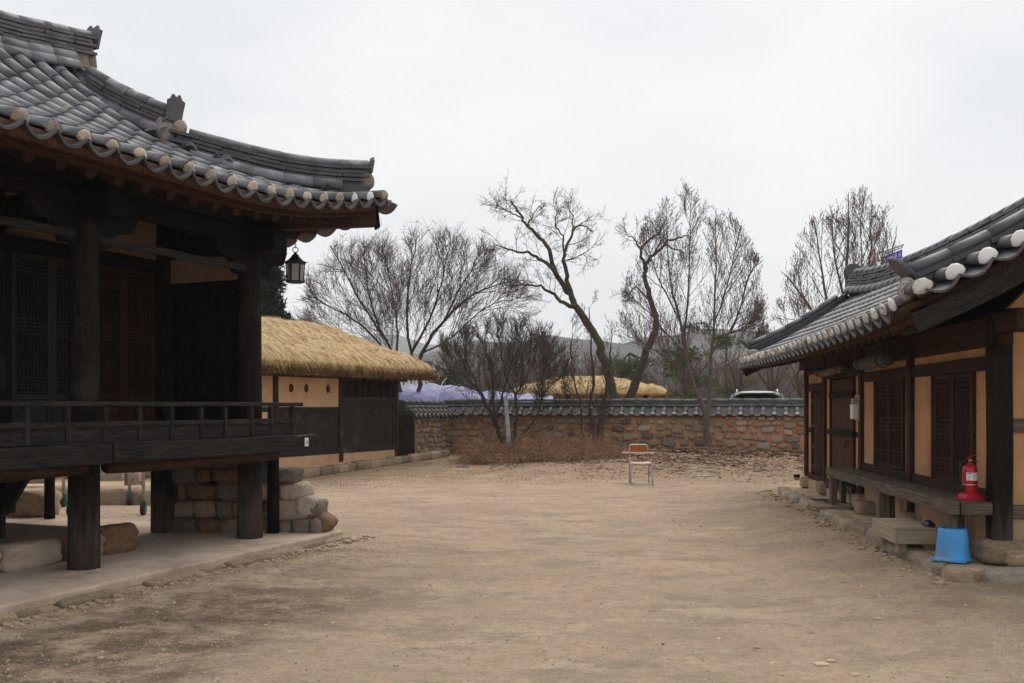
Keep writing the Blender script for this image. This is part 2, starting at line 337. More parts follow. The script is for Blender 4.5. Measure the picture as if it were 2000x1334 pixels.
# ------------------------------------------------------------------ stones
STONES = {}
def stone_mesh(k, m, sq=.55):
    key = (k, m, sq)
    if key in STONES: return STONES[key]
    bm = bmesh.new(); bmesh.ops.create_icosphere(bm, subdivisions=3, radius=1)
    rs = random.Random(k*17+3); o = Vector((rs.uniform(0, 99), rs.uniform(0, 99), rs.uniform(0, 99)))
    cu = min(1.0, 1.0-(sq-.42)*1.5)            # how blocky
    planes = []
    for _ in range(9):
        d = Vector((rs.gauss(0, 1), rs.gauss(0, 1), rs.gauss(0, 1))).normalized(); planes.append((d, rs.uniform(.40, .56)*(1+.48*cu)))
    for v in bm.verts:
        p = v.co.copy(); mxa = max(abs(a) for a in p); q = (p/mxa*cu+p*(1-cu))*.5
        f = 1+.10*noise.noise(p*.9+o)+.06*noise.noise(p*2.3+o); q = Vector((q.x*f*(1+.12*noise.noise(o+Vector((p.z, 0, 0)))), q.y*f, q.z*f*(1+.12*noise.noise(o+Vector((0, p.x*1.2, 3))))))
        for d, h in planes:
            e = q.dot(d)-h
            if e > 0: q = q-d*e
        q = q*(1+.025*noise.noise(p*6+o)); v.co = Vector([max(-.54, min(.54, a)) for a in q])
    me = bpy.data.meshes.new('stone')
    for f in bm.faces: f.smooth = True
    for e in bm.edges:
        if len(e.link_faces) == 2 and e.calc_face_angle(0) > R(24): e.smooth = False
    bm.to_mesh(me); bm.free(); me.materials.append(M[m])
    STONES[key] = me; return me
def stone(parent, c, s, rot=(0, 0, 0), mats=('stone_g',), name='stone', sq=.55, tilt=.06):
    me = stone_mesh(random.randrange(7), random.choice(mats), sq)
    mt = Matrix.Translation(c) @ Matrix.Rotation(rot[2], 4, 'Z') @ Matrix.Rotation(rot[1]+rnd(-tilt, tilt), 4, 'Y') @ Matrix.Rotation(rot[0], 4, 'X') @ Matrix.Diagonal((*s, 1))
    return obj(name, me, parent, mt)

# ------------------------------------------------------------------ roof tiles (shared meshes)
def tile_mesh(name, r0, r1, ln, m, n=7, sag=.012):
    mb = MB(); vs = []; fs = []
    for k, (r, y) in enumerate(((r0, 0), (r1, ln))):
        for i in range(n+1):
            th = math.pi*i/n; vs.append((r*math.cos(th), y, r*math.sin(th)))
    for i in range(n): fs.append((i, n+1+i, n+2+i, i+1))
    fs += [tuple(range(n+1)), tuple(range(2*n+1, n, -1)), (0, n, 2*n+1, n+1)]
    mb.add(vs, fs); me = mb.mesh(name, M[m])
    me.polygons.foreach_set('use_smooth', [i < n for i in range(len(me.polygons))]); return me
def arc_mesh(name, wd, dp, ln, th, m, n=6, drop=.0):
    """concave gutter tile: an upward-open arc, wd wide, dp deep"""
    mb = MB(); vs = []; fs = []
    for y in (0, ln):
        for s in (0, -th):
            for i in range(n+1):
                a = -1+2*i/n; vs.append((a*wd/2, y, dp*(a*a-1)+s-(drop if y == 0 else 0)*(1-a*a)))
    q = n+1
    for i in range(n):
        fs += [(i, i+1, 2*q+i+1, 2*q+i), (q+i+1, q+i, 3*q+i, 3*q+i+1), (i+1, i, q+i, q+i+1), (2*q+i, 2*q+i+1, 3*q+i+1, 3*q+i)]
    fs += [(0, 2*q, 3*q, q), (n, q+n, 3*q+n, 2*q+n)]
    mb.add(vs, fs); me = mb.mesh(name, M[m], True); bm = bmesh.new(); bm.from_mesh(me)
    for e in bm.edges:
        if len(e.link_faces) == 2 and e.calc_face_angle(0) > R(45): e.smooth = False
    bm.to_mesh(me); bm.free(); return me
def cap_mesh(name, r, dep, m, seed):
    bm = bmesh.new(); bmesh.ops.create_icosphere(bm, subdivisions=2, radius=1)
    for v in bm.verts:
        p = v.co.copy(); f = 1+.14*noise.noise(p*1.7+Vector((seed*9.1, 0, 0)))
        v.co = Vector((p.x*r*f, p.y*dep*f, (p.z*r*f if p.z > 0 else p.z*r*.55*f)))
    me = bpy.data.meshes.new(name); bm.to_mesh(me); bm.free(); me.materials.append(M[m]); me.polygons.foreach_set('use_smooth', [True]*len(me.polygons)); return me
def frame_at(P, u, w, dw=.03):
    p = P(u, w); t = (P(u, w+dw)-P(u, max(0, w-dw))).normalized(); s = (P(u+.03, w)-P(u-.03, w)).normalized()
    n = s.cross(t); 
    if n.z < 0: n = -n
    n.normalize(); s = t.cross(n); return p, s, t, n
def merge_mesh(name, items, m, smooth=True):
    """join (mesh, matrix) pairs into one mesh"""
    V = []; Fc = []
    for me, mt in items:
        o = len(V); V += [tuple(mt @ v.co) for v in me.vertices]; Fc += [tuple(i+o for i in p.vertices) for p in me.polygons]
    r = bpy.data.meshes.new(name); r.from_pydata(V, [], Fc); r.materials.append(m)
    if smooth:
        r.polygons.foreach_set('use_smooth', [True]*len(Fc)); r.set_sharp_from_angle(angle=R(40))
    return r
def shade_auto(o, deg=40):
    o.data.polygons.foreach_set('use_smooth', [True]*len(o.data.polygons))
    bm = bmesh.new(); bm.from_mesh(o.data)
    for e in bm.edges:
        if len(e.link_faces) == 2 and e.calc_face_angle(0) > R(deg): e.smooth = False
    bm.to_mesh(o.data); bm.free()
def tile_row(P, u, w0, w1, roof, mesh, name, step, lift, bag=None, jit=.0):
    """one run of convex tiles from the eave (w0) up to w1; objects under roof, or collected into bag"""
    w = w0
    while w < w1-.04:
        p, s, t, n = frame_at(P, u, w)
        jr = Matrix.Rotation(rnd(-jit, jit), 4, 'Z')
        mt = basis(p+n*(lift+rnd(-.004, .004))+s*rnd(-.006, .006), s, t, n) @ jr
        if bag is None: obj(name, mesh, roof, mt)
        else: bag.append((mesh, mt))
        w += step*max(.3, math.hypot(t.x, t.y))
def gutter_row(P, u, w0, w1, mesh, step, lift, bag):
    w = w0
    while w < w1-.04:
        p, s, t, n = frame_at(P, u, w); bag.append((mesh, basis(p+n*lift, s, (t+n*.05).normalized(), n))); w += step*max(.3, math.hypot(t.x, t.y))
def surface(P, us, wmax, nw, off0, off1, name, m, parent):
    """closed slab under the tiles: top at off0, underside at off1 (along z)"""
    mb = MB(); V = []; Fc = []; nu = len(us)
    for o in (off0, off1):
        for u in us:
            W = wmax(u)
            for j in range(nw+1):
                p = P(u, W*j/nw); V.append((p.x, p.y, p.z+o))
    q = nw+1; B = nu*q
    for i in range(nu-1):
        for j in range(nw):
            a = i*q+j; Fc += [(a, a+1, a+q+1, a+q), (B+a, B+a+q, B+a+q+1, B+a+1)]
    for i in range(nu-1):
        for j in (0, nw): a = i*q+j; Fc.append((a, a+q, B+a+q, B+a))
    for i in (0, nu-1):
        for j in range(nw): a = i*q+j; Fc.append((a, B+a, B+a+1, a+1))
    mb.add(V, Fc); return mb.build(name, m, parent, smooth=True, fix=True)
def resample(pts, step):
    pts = [Vector(p) for p in pts]; out = [pts[0]]; acc = 0
    for a, b in zip(pts, pts[1:]):
        ln = (b-a).length; d = step-acc
        while d <= ln: out.append(a.lerp(b, d/ln)); d += step
        acc = ln-(d-step)
    return out
def curve3(pts, n=24):
    """smooth curve through points (Catmull-Rom)"""
    pts = [Vector(p) for p in pts]; P = [pts[0]*2-pts[1]]+pts+[pts[-1]*2-pts[-2]]; out = []
    for k in range(1, len(P)-2):
        a, b, c, d = P[k-1:k+3]
        for i in range(n):
            t = i/n; out.append(.5*((2*b)+(c-a)*t+(2*a-5*b+4*c-d)*t*t+(3*b-a-3*c+d)*t**3))
    return out+[pts[-1]]
def ridge(roof, top, side, hts, wd, tmesh, tlen, tname, m_layer, m_mort, layers=4, lh=.034, skirt=None):
    """a roof ridge: top = curve of the ridge-tile base line, layers of flat tiles below it, mortar inside. hts = depth below top."""
    side = Vector(side); pts = resample(top, tlen)
    for a, b in zip(pts, pts[1:]):
        t = (b-a).normalized(); n = side.cross(t); n = n if n.z > 0 else -n
        obj(tname, tmesh, roof, basis(a+n*rnd(-.004, .004), t.cross(n), t, n))
    lay = MB(); fine = resample(top, tlen*.93)
    for k in range(layers):
        z = -lh*(k+.5)-.004*k; w = wd*(1.10 if k % 2 == 0 else .98)+.012*k
        o = tlen*(.5 if k % 2 else 0)
        ft = resample(top[(3 if k % 2 else 0):], tlen*.95)
        for a, b in zip(ft, ft[1:]):
            d = (b-a)*.012; j = Vector((0, 0, rnd(-.005, .005)))
            lay.bar(a+d+Vector((0, 0, z))+j, b-d+Vector((0, 0, z))+j, w+rnd(-.02, .02), lh*.74)
    o = lay.build('flat_tile_course', m_layer, roof); tag(o, kind='stuff')
    core = MB(); cp = resample(top, .12)
    for a, b in zip(cp, cp[1:]): core.bar(a-Vector((0, 0, hts/2+.01)), b-Vector((0, 0, hts/2+.01)), wd*.80, hts)
    core.build('ridge_bed', m_mort, roof)
# ------------------------------------------------------------------ left: raised timber pavilion
pav = thing('raised_pavilion', 'large dark timber pavilion on stilts with grey tiled roof and railing', 'pavilion', CC, LR)
U0 = -7.6
VR = -2.15
def lft(d):                       # upward sweep of the eave towards a corner, d = distance from the corner
    q = (2.75-d)/2.75; return .38*q*q if q > 0 else 0.0
def prof(w): return .272*w+.0995*w*w
def PF(u, w):
    q = max(0, (u+1.5)/2.75); ve = .93+.07*q*q
    return Vector((ve-w, u, 3.69+prof(w)+lft(1.22-u)*max(0, 1-w/2.8)**1.5))
def PB(u, w): p = PF(u, w); return Vector((2*VR-p.x, p.y, p.z))
def PS(v, w):
    vv = v if v > VR else 2*VR-v; q = max(0, (vv+1.7)/2.75); ue = 1.15+.07*q*q
    return Vector((v, ue-w, 3.69+prof(w)+lft(1.0-vv)*max(0, 1-w/2.8)**1.5))
WM = .93-VR
def wf(u): return max(.01, min(WM, 1.22-u)) if u > -.5 else WM
def ws(v):
    vv = v if v > VR else 2*VR-v; return max(.01, min(1.68, 1.0-vv))
us = list(np.linspace(U0, -.5, 16))+list(np.linspace(-.49, 1.22, 14))
surface(PF, us, wf, 10, -.015, -.13, 'roof_deck', M['wood_eave'], pav)
roof = obj('roof', None, pav)
surface(PB, us, wf, 8, -.015, -.13, 'rear_deck', M['wood_eave'], roof)
surface(PS, list(np.linspace(2*VR-1.0, 1.0, 24)), ws, 6, -.012, -.125, 'end_deck', M['wood_eave'], roof)
TL = tile_mesh('convex_tile', .084, .075, .315, 'tile_l'); TLe = tile_mesh('convex_tile', .078, .070, .36, 'tile_l')
GL = arc_mesh('gutter_tile', .262, .062, .31, .018, 'tile_ld'); GLe = arc_mesh('eave_gutter_tile', .275, .072, .34, .026, 'tile_ld', drop=.012)
CAPS = [cap_mesh('mortar_cap', .076, .028, 'mortar', k) for k in range(4)]; CAPW = cap_mesh('mortar_cap', .076, .028, 'mortar_w', 9)
SP = .2895; bag = []; gb = []
def lf(k): return 1.20-SP*k
for k in range(0, 31):
    u = lf(k); W = wf(u)+.12 if u > -.5 else WM-.03
    if k <= 19:
        tile_row(PF, u, .0, W, roof, TL, 'convex_tile', .272, .012, jit=.015)
        p, s, t, n = frame_at(PF, u, 0.0)
        cm = CAPW if k in (1, 2) else random.choice(CAPS)
        obj('mortar_cap', cm, roof, basis(p+n*.020-t*rnd(-.012, .008), s, t, n) @ Matrix.Rotation(rnd(-.35, .35), 4, 'Y') @ Matrix.Diagonal((rnd(.86, 1.08), rnd(.7, 1.3), rnd(.86, 1.1), 1)))
        p, s, t, n = frame_at(PF, u-SP/2, 0.0)
        obj('eave_gutter_tile', GLe, roof, basis(p+n*.022-t*.055, s, t, n))
    else: tile_row(PF, u, .0, W, roof, TL, 'convex_tile', .272, .012, bag)
    um = u-SP/2; gutter_row(PF, um, .14, (wf(um) if um > -.5 else WM)-.02, GL, .15, .022, gb)
for k in range(0, 31, 1):
    u = lf(k); tile_row(PB, u, 0, wf(u)-.05, roof, TL, '', .3, .012, bag)
for k in range(0, 22):
    v = .98-SP*k; tile_row(PS, v, 0, ws(v)-.02, roof, TL, '', .29, .012, bag); gutter_row(PS, v-SP/2, -.05, ws(v-SP/2)-.02, GL, .22, .02, gb)
tag(obj('outer_tile_rows', merge_mesh('outer_tile_rows', bag, M['tile_l']), roof), kind='stuff')
tag(obj('gutter_rows', merge_mesh('gutter_rows', gb, M['tile_ld']), roof), kind='stuff')
# corner gutter tile
obj('eave_gutter_tile', GLe, roof, basis(Vector((.99, 1.33, 4.10)), Vector((-.35, .93, 0)), Vector((-.93, -.35, .1)).normalized(), Vector((0, 0, 1))))
# ridges
RT = tile_mesh('ridge_tile', .088, .084, .345, 'tile_l')
def hipp(t): p = PF(1.22-t, t); return p
hip_top = curve3([(1.0-.14, 1.2-.14, 4.40), (1.0-.55, 1.2-.55, 4.385), (1.0-1.0, 1.2-1.0, 4.44), (1.0-1.72, 1.2-1.72, 4.63)])
ridge(roof, hip_top, (-.7071, .7071, 0), .30, .20, RT, .335, 'ridge_tile', M['tile_ld'], M['tile_ld'], 4, .045)
des_top = curve3([(-.66, -.5, 4.80), (-1.05, -.5, 4.97), (-1.5, -.5, 5.19), (-2.05, -.5, 5.52)])
ridge(roof, des_top, (0, 1, 0), .27, .20, RT, .335, 'ridge_tile', M['tile_ld'], M['tile_ld'], 4, .042)
main_top = curve3([(VR, -.27, 5.93), (VR, -.9, 5.83), (VR, -1.8, 5.72), (VR, -4.5, 5.64), (VR, U0, 5.66)])
ridge(roof, main_top, (1, 0, 0), .36, .24, RT, .335, 'ridge_tile', M['tile_ld'], M['mortar'], 5, .042)
for dz, dv in ((-.31, .13), (-.40, .17)):
    for a, b in zip(resample(main_top, .335)[1:], resample(main_top, .335)[2:]):
        a = a+Vector((dv, 0, dz)); b = b+Vector((dv, 0, dz)); t = (b-a).normalized(); n = Vector((.5, 0, .86)); n = (n-t*n.dot(t)).normalized()
        obj('under_ridge_tile', RT, roof, basis(a, t.cross(n), t, n))
for a, b in zip(resample(des_top, .335), resample(des_top, .335)[1:]):
    a = a+Vector((0, -.10, -.25)); b = b+Vector((0, -.10, -.25)); t = (b-a).normalized(); n = Vector((0, -.5, .86)); n = (n-t*n.dot(t)).normalized()
    obj('under_ridge_tile', RT, roof, basis(a, t.cross(n), t, n))
for a, b in zip(resample(hip_top, .335)[1:], resample(hip_top, .335)[2:]):
    o_ = Vector((.085, -.085, -.26)); a = a+o_; b = b+o_; t = (b-a).normalized(); n = Vector((.35, -.35, .86)); n = (n-t*n.dot(t)).normalized()
    obj('under_ridge_tile', RT, roof, basis(a, t.cross(n), t, n))
# end tiles standing at the ridge ends and their mortar
def end_plate(parent, p, face, h, w, m, lean=0.0):
    face = Vector(face).normalized(); up = Vector((0, 0, 1)); up = (up+face*lean).normalized(); sd = face.cross(up).normalized()
    pl = [(-.5, 0), (.5, 0), (.52, .45), (.56, .72), (.38, .80), (.30, .95), (.05, .84), (-.12, 1.0), (-.33, .83), (-.55, .78), (-.5, .4)]
    mb = MB(); mb.prism([(a*w, b*h) for a, b in pl], p, sd, up, face, .035)
    for i in range(3):
        for j in range(3): mb.bar(Vector(p)+sd*(-.14+.13*i)*w+up*(.3+.13*j)*h+face*.03, Vector(p)+sd*(-.10+.13*i)*w+up*(.3+.13*j)*h+face*.03, .02, .02, up=face)
    return mb.build('ridge_end_tile', m, parent, bevel=.006)
hd = Vector((.7071, .7071, 0))
end_plate(roof, Vector(hip_top[0])+hd*.005-Vector((0, 0, .07)), hd, .20, .20, M['tile_ld'], .15)
end_plate(roof, Vector(des_top[0])+Vector((.01, 0, -.09)), (1, 0, 0), .30, .22, M['tile_ld'], .2)
end_plate(roof, Vector(main_top[0])+Vector((0, .0, -.14)), (0, 1, 0), .33, .28, M['tile_ld'], .2)
def lump(parent, c, s, m, name='mortar_lump', rot=0.0):
    bm = bmesh.new(); bmesh.ops.create_icosphere(bm, subdivisions=3, radius=.5)
    o = Vector((rnd(0, 99), 0, 0))
    for v in bm.verts:
        p = v.co*2; v.co = v.co*(1+.15*noise.noise(p*1.5+o)+.06*noise.noise(p*4+o))
    me = bpy.data.meshes.new(name); bm.to_mesh(me); bm.free(); me.materials.append(m); me.polygons.foreach_set('use_smooth', [True]*len(me.polygons))
    return obj(name, me, parent, Matrix.Translation(c) @ Matrix.Rotation(rot, 4, 'Z') @ Matrix.Diagonal((*s, 1)))
lump(roof, Vector(hip_top[0])-hd*.04-Vector((0, 0, .16)), (.24, .22, .24), M['mortar'])
lump(roof, Vector(des_top[0])-Vector((.06, .04, .22)), (.2, .24, .40), M['mortar'])
lump(roof, Vector(des_top[0])+Vector((.02, .09, -.13)), (.16, .20, .20), M['mortar'])
lump(roof, Vector(main_top[0])-Vector((0, .02, .30)), (.26, .18, .34), M['mortar'])
obj('ridge_tile', RT, roof, basis(Vector(des_top[0])+Vector((.02, .08, -.26)), Vector((0, 1, 0)), Vector((-1, 0, .4)).normalized(), Vector((.4, 0, 1)).normalized()))
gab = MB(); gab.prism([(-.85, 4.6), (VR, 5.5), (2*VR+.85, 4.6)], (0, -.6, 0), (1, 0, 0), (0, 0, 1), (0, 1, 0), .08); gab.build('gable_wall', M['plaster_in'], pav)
# eave boards following the sweep
def eave_strip(P, us, w, dz, wd, h, name, m):
    mb = MB(); pts = [P(u, w)+Vector((0, 0, dz)) for u in us]
    for a, b in zip(pts, pts[1:]): mb.bar(a, b+(b-a).normalized()*.004, wd, h)
    return mb.build(name, m, pav)
ul = list(np.linspace(U0, -1.5, 8))+list(np.linspace(-1.3, 1.2, 18))
vl = list(np.linspace(2*VR-.98, .98, 30))
eave_strip(PF, ul, .055, -.085, .045, .075, 'eave_board', M['wood_brown']); eave_strip(PF, ul, .17, -.165, .10, .065, 'eave_batten', M['wood_eave'])
eave_strip(PS, vl, .055, -.085, .045, .075, 'eave_board', M['wood_brown']); eave_strip(PS, vl, .17, -.165, .10, .065, 'eave_batten', M['wood_eave'])
# rafters: parallel logs, fanning at the corner
def rafter(p0, p1, r): 
    mb = MB(); mb.tube([p0, Vector(p0).lerp(Vector(p1), .5), p1], [r*.93, r, r], 10, jit=.03); o = mb.build('rafter', M['wood_brown'], pav, smooth=True); shade_auto(o); return o
k = 0
for u in np.arange(-.45, -5.6, -.30):
    a = PF(u, .23)-Vector((0, 0, .235)); b = PF(u, 1.9)-Vector((0, 0, .22)); rafter(a, b, .058)
for v in np.arange(-.55, -4.0, -.32):
    a = PS(v, .23)-Vector((0, 0, .235)); b = PS(v, 1.4)-Vector((0, 0, .22)); rafter(a, b, .058)
for u in np.linspace(-.2, .98, 6):
    a = PF(u, .24)-Vector((0, 0, .235)); rafter(a, Vector((-.55+.3*u*0-.1, -.75+.55*(u+.2), 3.86)), .055)
for v in np.linspace(-.35, .78, 5):
    a = PS(v, .24)-Vector((0, 0, .235)); rafter(a, Vector((-.9+.5*(v+.35), -.55, 3.86)), .055)
mb = MB(); mb.bar((-.55, -.4, 3.60), (.93, 1.09, 3.845), .17, .22, seg=5, h1=.26); mb.build('hip_rafter', M['wood_brown'], pav, bevel=.012)
mb = MB(); mb.bar((.935, 1.095, 3.845), (.955, 1.115, 3.848), .20, .31); mb.build('hip_rafter_plate', M['wood_black'], pav, bevel=.006)
# frame: columns, purlins, ties
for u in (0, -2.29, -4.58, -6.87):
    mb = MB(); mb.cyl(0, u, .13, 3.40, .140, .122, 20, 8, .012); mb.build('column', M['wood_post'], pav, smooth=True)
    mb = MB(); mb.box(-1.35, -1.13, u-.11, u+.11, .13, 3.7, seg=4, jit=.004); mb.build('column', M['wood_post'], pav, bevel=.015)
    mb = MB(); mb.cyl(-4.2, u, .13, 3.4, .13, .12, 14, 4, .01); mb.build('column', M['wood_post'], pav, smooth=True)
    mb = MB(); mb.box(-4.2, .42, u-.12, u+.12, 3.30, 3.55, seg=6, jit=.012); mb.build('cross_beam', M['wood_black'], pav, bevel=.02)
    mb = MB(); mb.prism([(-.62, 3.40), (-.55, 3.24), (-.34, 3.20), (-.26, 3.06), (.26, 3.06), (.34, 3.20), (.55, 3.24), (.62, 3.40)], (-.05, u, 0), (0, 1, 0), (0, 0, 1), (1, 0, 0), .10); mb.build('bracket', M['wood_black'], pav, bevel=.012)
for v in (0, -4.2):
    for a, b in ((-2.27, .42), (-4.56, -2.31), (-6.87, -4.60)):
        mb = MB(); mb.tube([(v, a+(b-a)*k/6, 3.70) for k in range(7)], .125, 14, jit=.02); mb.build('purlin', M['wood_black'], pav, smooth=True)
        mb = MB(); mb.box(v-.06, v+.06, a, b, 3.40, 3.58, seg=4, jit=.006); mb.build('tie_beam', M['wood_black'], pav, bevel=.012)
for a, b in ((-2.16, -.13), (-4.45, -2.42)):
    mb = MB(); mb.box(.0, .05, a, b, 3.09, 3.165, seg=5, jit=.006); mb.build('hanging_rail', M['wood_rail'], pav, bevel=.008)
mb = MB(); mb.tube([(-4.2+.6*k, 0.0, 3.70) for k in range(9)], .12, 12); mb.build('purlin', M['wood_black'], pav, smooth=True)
# veranda wall with lattice doors
mb = MB()
for u in (-2.29, -4.58, -6.87): mb.box(-1.30, -1.25, u+.1, u+2.19, 3.27, 4.3)
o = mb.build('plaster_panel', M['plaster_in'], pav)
for u in (-2.29, -4.58, -6.87):
    mb = MB(); mb.box(-1.34, -1.14, u+.112, u+2.178, 3.12, 3.27, seg=4, jit=.005); mb.build('lintel', M['wood_black'], pav, bevel=.012)
    mb = MB(); mb.box(-1.34, -1.14, u+.112, u+2.178, 1.28, 1.40, seg=4, jit=.005); mb.build('sill', M['wood_black'], pav, bevel=.012)
    for s in (.112, 2.09):
        mb = MB(); mb.box(-1.32, -1.16, u+s, u+s+.088, 1.40, 3.12); mb.build('door_post', M['wood_black'], pav, bevel=.008)
def lattice_leaf(parent, c, ud, wd, z0, z1, out, wood, panel=.28, nv=8, nb=5, back='dark', bw=.010, groups=(0, .5, 1), fr=.05):
    """a lattice door leaf in the plane spanned by ud and z; out = outward normal"""
    ud = Vector(ud); out = Vector(out); c = Vector(c); root = obj('lattice_door', None, parent)
    def P(a, z, d=0): return c+ud*a+out*d+Vector((0, 0, z))
    f = MB()
    for a in (-wd/2+fr/2, wd/2-fr/2): f.bar(P(a, z0), P(a, z1), fr, .05, up=out)
    zs = [z0+fr/2, z1-fr/2]+([z0+panel] if panel else [])
    for z in zs: f.bar(P(-wd/2+fr+.002, z), P(wd/2-fr-.002, z), .048, fr, up=(0, 0, 1))
    f.build('frame', wood, root, bevel=.005)
    zl = z0+(panel+fr/2 if panel else fr); zh = z1-fr
    if panel:
        q = MB(); q.bar(P(-wd/2+fr, (z0+fr+z0+panel-fr/2)/2, -.008), P(wd/2-fr, (z0+fr+z0+panel-fr/2)/2, -.008), .02, panel-1.5*fr-.002); q.build('panel', wood, root)
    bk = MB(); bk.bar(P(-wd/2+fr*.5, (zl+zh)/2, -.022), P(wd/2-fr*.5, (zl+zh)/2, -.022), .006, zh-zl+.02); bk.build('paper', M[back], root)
    lt = MB(); wi = wd-2*fr
    for i in range(nv):
        a = -wi/2+wi*(i+.5)/nv; lt.bar(P(a, zl), P(a, zh), bw, .02, up=out)
    H = zh-zl; gh = .15*min(1, H/1.0)
    for g in groups:
        zc = zl+gh/2+.02+(H-gh-.04)*g
        for i in range(nb): z = zc+gh*(i/(nb-1)-.5); lt.bar(P(-wi/2, z, .004), P(wi/2, z, .004), .020, bw)
    tag(lt.build('lattice', wood, root), kind='stuff'); return root
M['lattice_wood'] = mat('greyed_lattice', (.016, .0135, .0125), (.040, .035, .032), 6, .8, .3, 8, 'gc', WG, rand=.1)
for ub in (-2.29, -4.58):
    for i in range(4): lattice_leaf(pav, (-1.20, ub+.2+.236+.472*i, 0), (0, 1, 0), .468, 1.40, 3.12, (1, 0, 0), M['lattice_wood'] if i < 2 else M['wood_brown'], panel=.30, nv=9)
# end wall with plank door
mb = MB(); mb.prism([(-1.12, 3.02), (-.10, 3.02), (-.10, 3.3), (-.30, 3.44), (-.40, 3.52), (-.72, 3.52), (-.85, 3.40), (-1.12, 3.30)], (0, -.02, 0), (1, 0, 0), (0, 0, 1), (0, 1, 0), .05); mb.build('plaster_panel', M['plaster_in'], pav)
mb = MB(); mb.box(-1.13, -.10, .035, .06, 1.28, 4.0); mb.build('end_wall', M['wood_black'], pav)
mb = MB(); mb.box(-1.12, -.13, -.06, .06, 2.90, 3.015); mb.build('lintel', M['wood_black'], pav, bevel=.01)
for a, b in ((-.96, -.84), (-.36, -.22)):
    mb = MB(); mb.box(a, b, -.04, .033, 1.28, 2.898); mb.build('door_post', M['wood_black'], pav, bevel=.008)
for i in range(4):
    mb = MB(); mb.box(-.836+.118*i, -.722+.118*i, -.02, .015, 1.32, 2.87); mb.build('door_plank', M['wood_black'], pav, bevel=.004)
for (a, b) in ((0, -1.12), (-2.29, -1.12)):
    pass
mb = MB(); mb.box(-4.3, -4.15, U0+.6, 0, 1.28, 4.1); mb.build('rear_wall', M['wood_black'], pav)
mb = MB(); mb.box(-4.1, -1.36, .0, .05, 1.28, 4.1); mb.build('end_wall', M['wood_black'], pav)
# veranda floor
for i in range(11):
    x0 = -1.12+.125*i
    mb = MB(); mb.box(x0, x0+.121, U0+.5, .41, 1.225, 1.275+rnd(-.003, .003)); mb.build('floor_plank', M['wood_post'], pav)
mb = MB(); mb.box(-4.2, -1.125, U0+.5, .41, 1.18, 1.26); mb.build('inner_floor', M['wood_black'], pav)
# edge beams, joists
for a, b in ((-2.27, .385), (-4.9, -2.285), (-7.2, -4.915)):
    mb = MB(); mb.bar((.285, a, 1.19), (.285, b, 1.19), .13, .185, seg=8, jit=.006); mb.build('edge_beam', M['wood_rail'], pav, bevel=.015)
    mb = MB(); mb.tube([(.20, a+.05+(b-a-.25)*k/6, 1.07+rnd(-.012, .012)) for k in range(7)], [.075, .085, .08, .085, .08, .085, .07], 12, jit=.05); mb.build('joist', M['wood_brown'], pav, smooth=True)
mb = MB(); mb.bar((.21, .45, 1.185), (-4.2, .45, 1.185), .10, .16, seg=6, jit=.005); mb.build('edge_beam', M['wood_black'], pav, bevel=.012)
for u in (-1.1, -3.4):
    mb = MB(); mb.tube([(.1, u, 1.12), (-4.1, u, 1.12)], .08, 10); mb.build('joist', M['wood_black'], pav, smooth=True)
for u in (0, -2.29, -4.58):
    mb = MB(); mb.box(-4.1, -.1, u-.08, u+.08, .98, 1.18); mb.build('joist', M['wood_black'], pav, bevel=.012)
mb = MB(); mb.bar((.15, .30, 1.20), (.15, 1.0, 1.20), .10, .135, seg=4, jit=.006); ext = mb.build('tenon_beam', M['wood_rail'], pav, bevel=.012)
tg = MB(); tg.box(.207, .213, .725, .797, 1.14, 1.24); sgn = tg.build('sign_plate', M['white'], pav, bevel=.004); tag(sgn, 'small white number plate on the beam end')
mk = MB()
for a, b in (((.640, 1.200), (.646, 1.175)), ((.646, 1.175), (.634, 1.163)), ((.634, 1.163), (.622, 1.170)), ((.628, 1.195), (.630, 1.190))):
    mk.bar((.2145, a[0]+.127, a[1]+.006), (.2145, b[0]+.127, b[1]+.006), .008, .003, up=(1, 0, 0))
mk.build('sign_mark', M['black'], sgn)
for v in (-.02, -3.6):
    mb = MB(); mb.cyl(v, .44, .13, 1.11, .068, .064, 14, 4, .015); mb.build('thin_post', M['wood_black'], pav, smooth=True)
# railing
def u_at(v, px):
    c, s = math.cos(LR), math.sin(LR); k = (px-1000)/F          # (CC.x+v c-u s) = k (CC.y+v s+u c)
    return (k*(CC.y+v*s)-CC.x-v*c)/(-s-k*c)
posts = [u_at(.27, p) for p in (-220, -120, -33, 49, 129, 202, 270, 332, 390, 437, 488, 528, 570)]
for a in posts:
    mb = MB(); mb.box(.25, .305, a-.024, a+.024, 1.284, 1.605, seg=2, jit=.002); mb.build('rail_post', M['wood_rail'], pav, bevel=.005)
for a, b in zip(posts, posts[1:]):
    mb = MB(); mb.bar((.277, a+.026, 1.448), (.277, b-.026, 1.448), .05, .05, seg=2, jit=.003); mb.build('mid_rail', M['wood_rail'], pav, bevel=.005)
    mb = MB(); mb.box(.268, .286, a+.026, b-.026, 1.286, 1.421); mb.build('rail_panel', M['wood_rail'], pav)
i0 = u_at(.27, 90)
for a, b in ((-6.5, i0-.002), (i0, u_at(.27, 586))):
    mb = MB(); mb.bar((.277, a, 1.628), (.277, b, 1.632), .085, .042, seg=6, jit=.003); mb.build('top_rail', M['wood_rail'], pav, bevel=.008)
mb = MB(); mb.bar((.23, .47, 1.628), (-4.0, .47, 1.628), .07, .042, seg=4, jit=.003); mb.build('top_rail', M['wood_rail'], pav, bevel=.008)
for v in (-.35, -.9, -1.5, -2.1):
    mb = MB(); mb.box(v-.024, v+.024, .44, .49, 1.27, 1.606); mb.build('rail_post', M['wood_rail'], pav, bevel=.005)
